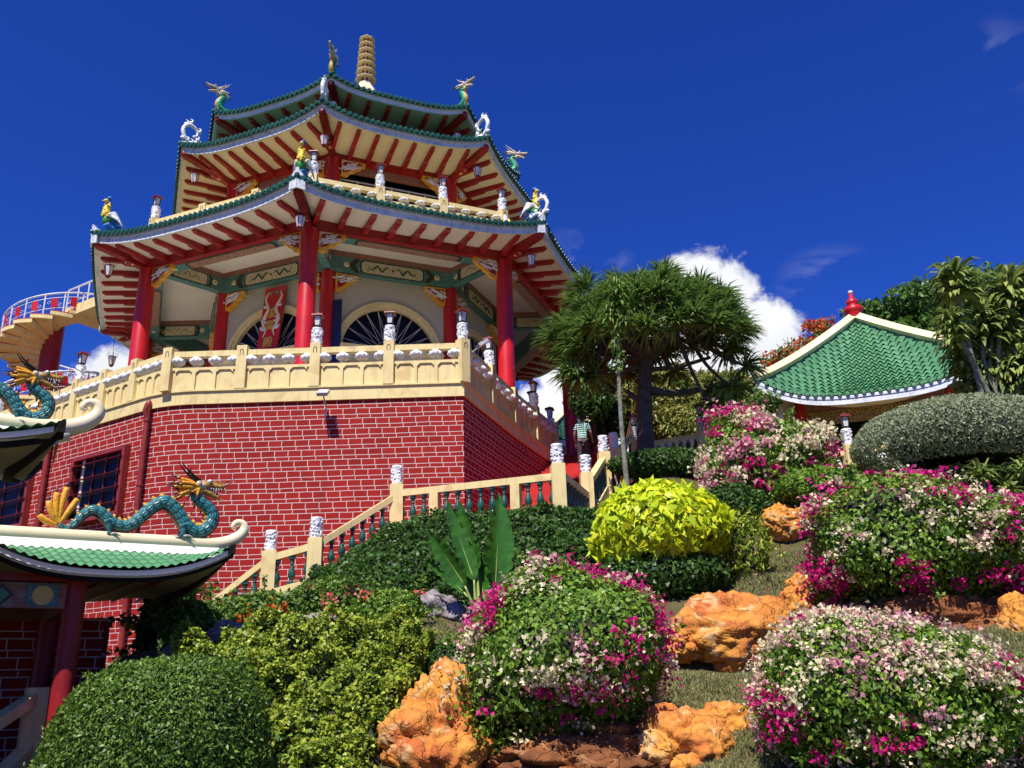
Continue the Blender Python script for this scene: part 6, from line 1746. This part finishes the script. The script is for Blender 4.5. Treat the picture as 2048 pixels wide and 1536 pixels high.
# ---------------------------------------------------------------- broad leaved plant
bp_=empty('banana_plant',at(965,1240,16.4),'tall plant with broad upright banana like leaves in front of the dark hedge','plant')
def blade(p0,p1,w,bend,par,lit=0,Y0=16.4,Y1=16.4,roll=0):
    A=at(*p0,Y0);B=at(*p1,Y1); ax=(B-A); L_=ax.length; ax.normalize(); side=ax.cross(Vector((0,-1,0))).normalized(); nrm=side.cross(ax).normalized()
    side=(side*math.cos(roll)+nrm*math.sin(roll)); nrm=side.cross(ax).normalized()
    nu,nv=26,9; pts=[]; 
    for i in range(nu):
        t=i/(nu-1); wv=w*1.2*(math.sin(PI*min(1,t**.75*.97+.03))**.7)*(1-.25*t); c=A+ax*L_*t+nrm*bend*L_*(t*t)
        for j in range(nv):
            s=j/(nv-1)*2-1; notch=(.55+.35*random.random()) if abs(s)>.9 and random.random()<.35 else (.86+.14*random.random() if abs(s)>.7 else 1)
            pts.append(c+side*wv*s*notch+nrm*(abs(s)*wv*.30)+nrm*.012*math.sin(i*1.9)*abs(s))
    b=MB().grid(pts,nu,nv); o=b.build('leaf',LM['ban'],par,True)
    mr=[A+ax*L_*i/10+nrm*(bend*L_*(i/10)**2-.012) for i in range(11)]
    MB().tube(mr,[.018*(1-i/11)+.004 for i in range(11)],6).build('midrib',M['rib'],o,True)
    return A
M['rib']=pm('leaf_rib',(.40,.48,.12),(.30,.40,.10),3,.5,0)
BL=[((930,1172),(858,1060),.22,.10,.2),((948,1160),(893,1003),.19,.05,-.3),((955,1140),(922,1000),.20,.05,.5),((990,1180),(1003,985),.33,-.05,-.6),((972,1215),(950,1095),.26,.15,.2),((928,1185),(856,1118),.10,.2,.3),((985,1195),(1000,1060),.20,.05,.9),((950,1230),(985,1150),.10,.1,.1)]
for i,(a,c,w_,bd,rl) in enumerate(BL):
    A=blade(a,c,w_,bd,bp_,0,16.3+.06*i,16.2+.1*i,rl)
    bs0=at(955+i*4,1243,16.4); MB().tube(cr([bs0,bs0.lerp(A,.5)+Vector((random.uniform(-.03,.03),0,0)),A],4),[.045,.042,.04,.036,.032,.028,.024,.02,.018],8).build('stalk',M['rib'],bp_,True)
# ---------------------------------------------------------------- rosette trees
def rosette(c,n,L,W,up=.6,droop=.45,spread=1.0,tilt=(0,0,1)):
    """strap leaves as 3 chained quads"""
    a=rng.random(n)*2*PI; el=np.arcsin(np.clip(rng.uniform(-.35,1,n),-1,1))
    d=np.stack([np.cos(a)*np.cos(el),np.sin(a)*np.cos(el),np.sin(el)],1)*spread+np.array(tilt)*.25; d=unit(d)
    Ls=(L*(.75+.5*rng.random(n)))[:,None]; s=unit(np.cross(d,np.array([0,0,1.])+rng.normal(size=(n,3))*.3)); w=W
    g_=np.array([0,0,-1.])
    p0=np.array(c)+d*.04; p1=p0+d*Ls*.35; p2=p1+unit(d+g_*droop*.7)*Ls*.35; p3=p2+unit(d+g_*droop*2.0)*Ls*.32
    cupn=unit(np.cross(d,s))
    q1=np.stack([p0-s*w*.4,p0+s*w*.4,p1+s*w,p1-s*w],1);q2=np.stack([p1-s*w,p1+s*w,p2+s*w*.8,p2-s*w*.8],1);q3=np.stack([p2-s*w*.8,p2+s*w*.8,p3+s*w*.08,p3-s*w*.08],1)
    return np.concatenate([q1,q2,q3])
dt=empty('dragon_tree',at(1290,915,26),'big dark trunked dragon tree with an umbrella crown of spiky leaf rosettes','tree')
Yt=26.0
tr_=[at(1293,925,Yt),at(1290,860,Yt),at(1289,800,Yt),at(1291,745,Yt),at(1296,705,Yt)]
MB().tube(cr(tr_,5),[.29-.005*i for i in range(21)],14).build('trunk',M['bark'],dt,True)
fork=tr_[-1]
heads=[]
cc2=at(1306,685,Yt); sx_=2.9; 
for i in range(84):
    for _ in range(40):
        d=unit(rng.normal(size=3)); 
        if d[2]<-.22: continue
        hpt=np.array(cc2)+d*np.array([sx_*.93,2.5,1.95])*(.80+.2*rng.random())
        if d[2]<.12: hpt=np.array(cc2)+d*np.array([sx_*.95,2.5,1.95])*(.9+.1*rng.random())
        if all(np.linalg.norm(hpt-h)>.55 for h in heads): break
    heads.append(hpt)
for u,v in ((1135,645),(1130,695),(1160,595),(1145,735),(1175,565),(1480,650),(1490,720),(1440,590),(1400,570),(1460,760),(1420,800),(1110,668),(1160,745),(1190,740)):
    heads.append(np.array(at(u,v+12,Yt+rng.uniform(-.7,.7))))
Q=[];br=MB(); prim=[]
for i in range(9):
    a=2*PI*i/9+.3; prim.append(fork+Vector((math.cos(a)*1.35,math.sin(a)*1.1,.75+.35*random.random())))
for i,p in enumerate(prim): br.tube(cr([fork-UP*.25,fork.lerp(p,.5)+Vector((0,0,-.1)),p],4),[.17,.165,.155,.145,.135,.125,.115,.11,.105],9)
for hpt in heads:
    hv=Vector(tuple(hpt)); pr=min(prim,key=lambda q:(q-hv).length); md=pr.lerp(hv,.55)+Vector((random.uniform(-.15,.15),random.uniform(-.15,.15),-.18))
    br.tube(cr([pr,md,hv],4),[.10,.09,.08,.07,.06,.055,.05,.045,.04],7)
    tl=unit(hpt-np.array(cc2)); Q.append(rosette(hpt,110,.76,.029,tilt=tl*3,droop=.36))
for a,c,r0 in (((1300,782),(1400,780),.13),((1285,800),(1254,782),.10),((1282,735),(1140,748),.09),((1298,740),(1420,715),.08),((1285,720),(1165,700),.07)):
    A=at(*a,Yt);C=at(*c,Yt+.3); br.tube(cr([A,A.lerp(C,.5)-UP*.08,C],4),[r0*1.1,r0*1.05,r0,r0*.95,r0*.9,r0*.85,r0*.8,r0*.75,r0*.7],8)
br.build('branches',M['bark2'] if 'bark2' in M else M['bark'],dt,True)
b=MB(); b.quads(np.concatenate(Q)); b.build('crown',LM['drac'],dt)
# slender mottled tree in front
sl_=empty('slender_tree',at(1253,985,22.6),'slender pale mottled trunk with hanging vines in front of the big dragon tree','tree')
tp_=[at(1256,990,22.6),at(1250,930,22.6),at(1243,850,22.6),at(1238,760,22.6),at(1236,690,22.6),at(1234,620,22.6)]
MB().tube(cr(tp_,5),[.075-.0012*i for i in range(26)],10).build('trunk',M['barkl'],sl_,True)
Q=[]
for u,v in ((1234,612),(1220,640),(1250,650),(1236,585)): Q.append(rosette(np.array(at(u,v,22.6)),60,.55,.03,droop=.9))
vn=[]
for u0 in (1226,1234,1243):
    for t in range(60): vn.append(np.array(at(u0+4*math.sin(t*.3),590+t*2.6,22.45))+rng.normal(size=3)*.03)
vn=np.array(vn); Q.append(leafq(vn,unit(rng.normal(size=vn.shape)+np.array([0,-1,0])),.13,.3,.5,1.2,.1))
b=MB(); b.quads(np.concatenate(Q)); b.build('crown',LM['mid'],sl_)
# variegated cordyline trees on the right
ct=empty('corn_plant_tree',at(1990,820,20.8),'group of tall dark plants with drooping yellow edged rosettes at the right edge','tree')
Q=[];br=MB(); base=at(1990,830,20.8)
for u,v,k in ((1908,552,1.1),(2018,572,1.15),(1962,640,1.1),(1918,690,1.0),(2010,655,1.1),(2048,720,1.1),(1960,720,1.0),(2010,740,1.1),(1935,745,.9),(2060,640,1.0),(1985,600,.8),(2075,560,1),(1900,640,.8),(2050,790,1.1),(1960,780,.9)):
    h=at(u,v,20.8+rng.uniform(-.8,.8)); 
    for z in (0,-.28,-.55): Q.append(rosette(np.array(h+UP*z),46,.66*k,.062*k,droop=.55 if z==0 else .8,up=.4))
    br.tube(cr([base+Vector((random.uniform(-.6,.6),random.uniform(-.3,.3),-.2)),base.lerp(h,.5)+Vector((random.uniform(-.15,.15),0,0)),h],4),[.06]*9,6)
br.build('trunk',M['barkl'],ct,True); b=MB(); b.quads(np.concatenate(Q)); b.build('crown',LM['cord'],ct)
for i,(u,v) in enumerate(((1965,950),(2012,985),(2048,940),(1990,1010),(2040,1030))):
    h=at(u,v,18.6); e=empty('corn_plant',h-UP*.35,['yellow edged rosette plant left of the others below the clipped bush','middle yellow edged rosette plant below the clipped bush','highest yellow edged rosette plant at the right edge','yellow edged rosette plant nearest the wide bougainvillea','lowest yellow edged rosette plant at the right edge'][i],'plant','yellow edged rosette plants at the right edge')
    b=MB(); b.quads(np.concatenate([rosette(np.array(h),46,.42,.035,droop=.5),rosette(np.array(h-UP*.15),30,.42,.035,droop=.7)])); b.build('crown',LM['cord'],e); MB().tube([h-UP*.6,h],.03,6).build('stem',M['barkl'],e)
# background trees
def cloudtree(name,label,lob,n,L,W,mat,Y,trunk,dens=1,group=None,flowers=None,limbs=True):
    base=at(*trunk,Y); e=empty(name,base,label,'tree',group); Q=[];F=[];br=MB()
    for (u,v,ru,rv) in lob:
        c=at(u,v,Y+rng.uniform(-1.5,1.5)); px=(Y*float(np.dot(ray(u,v),CF))/ray(u,v)[1])/F_PX; rad=(ru*px,ru*px*.8,rv*px); lb_=Lobes(18,.28,9)
        m_=int(n*ru*rv/2500); P,Nn,D=blobpts(c,rad,m_,lb_,.65)
        keep=np.array([noise.noise(Vector(tuple(q*1.1/ (L*8)*.35)))>(-.28 if name!='bamboo_clump' else -.8) for q in P]); P=P[keep];Nn=Nn[keep]
        Q.append(leafq(P,unit(Nn+np.array([0,0,.5])),L,W,.7,.2,.4))
        if flowers and rng.random()<flowers[1]:
            f=P[rng.integers(0,len(P),flowers[0])]; f=np.repeat(f,7,0)+rng.normal(size=(len(f)*7,3))*L*.6; F.append(leafq(f,unit(rng.normal(size=f.shape)+np.array([0,0,1])),L*.9,.45))
        if limbs: br.tube(cr([base,base.lerp(c,.55)-UP*rad[2]*.3,c],4),[.22*Y/45*(1-i/12) for i in range(9)],6)
    br.build('trunk',M['bark'],e,True); b=MB(); b.quads(np.concatenate(Q)); b.build('crown',mat,e)
    if F: b=MB(); b.quads(np.concatenate(F)); b.build('blossoms',LM['orange'],e)
    return e
cloudtree('shade_tree','wide dense green tree behind the pavilion roof and the corn plants',[(1780,640,65,38),(1850,605,75,38),(1930,590,80,40),(2010,590,80,42),(1730,625,38,20),(1690,690,60,28),(1840,680,85,45),(1950,670,90,55),(2050,660,80,60),(1900,750,100,50),(2040,560,60,20)],2300,.26,.34,LM['tree'],42,(1900,830))
cloudtree('flame_tree','flame tree with orange blossoms and bare twigs, left of the pavilion roof',[(1575,712,40,14),(1620,695,45,20),(1665,670,40,20),(1550,728,25,8),(1600,738,50,14),(1640,650,30,8)],1500,.16,.34,LM['tree'],38,(1640,810),flowers=(46,1.1))
b=MB()
for i in range(26):
    a=at(1600+random.uniform(-30,50),745,38); c=at(1545+random.uniform(0,110),672+random.uniform(0,50),38+random.uniform(-1,1)); b.tube([a,a.lerp(c,.6)+UP*.2,c],[.05,.03,.01],5)
[o for o in col.objects if o.name.startswith('flame_tree')][0]
b.build('twigs',M['bark'],[o for o in col.objects if o.name.startswith('flame_tree')][0],True)
cloudtree('bamboo_clump','light yellowish bamboo clump behind the terrace balustrade',[(1240,790,45,50),(1340,800,60,60),(1410,800,60,55),(1470,790,45,50),(1500,830,45,45),(1380,850,90,35),(1290,850,60,40),(1440,850,60,40),(1350,830,70,45),(1400,860,70,40),(1450,820,60,40)],5200,.26,.15,LM['bamb'],33,(1370,900))
b=MB()
for i in range(60):
    u=random.uniform(1220,1500); a=at(u,900,33.2); c=at(u+random.uniform(-30,30),775+random.uniform(0,60),33+random.uniform(-.6,.6)); b.tube([a,c],[.022,.012],5)
b.build('canes',M['cane'],[o for o in col.objects if o.name.startswith('bamboo_clump')][0])
cloudtree('dark_tree','dark fine leaved tree between the far red column and the slender trunk',[(1180,800,35,40),(1200,760,30,35),(1215,840,30,50),(1190,870,25,25)],3800,.20,.16,LM['dark'],31,(1205,930))
cloudtree('garden_tree','green shrubby tree behind the upper bougainvillea, under the flame tree',[(1480,800,40,30),(1440,790,30,25),(1530,800,30,22)],2600,.18,.3,LM['tree'],30,(1480,880))

# fallen leaves and pebbles on the open ground (small litter)
Q=[]
for (u0,u1,v0,v1,Ya,Yb) in [(1330,1600,1345,1440,12.4,14.3),(840,960,1250,1330,13.9,16),(1470,1620,1100,1200,16.3,18.5)]:
    for _ in range(260):
        b_=random.random(); p=at(lerp(u0,u1,random.random()),lerp(v1,v0,b_),lerp(Ya,Yb,b_)); Q.append((p.x,p.y,float(terr(p.x,p.y)[0])+.02))
Q=np.array(Q); b=MB(); b.quads(leafq(Q,unit(rng.normal(size=Q.shape)*.4+np.array([0,0,1])),.06,.4))
LM['litter']=leafmat('fallen_leaf',(.25,.15,.06),(.45,.32,.14),(.6,.1,.2))
solo(b,'leaf_litter',LM['litter'],'fallen brown leaves and petals on the rock garden grass','leaf litter',None,'stuff')
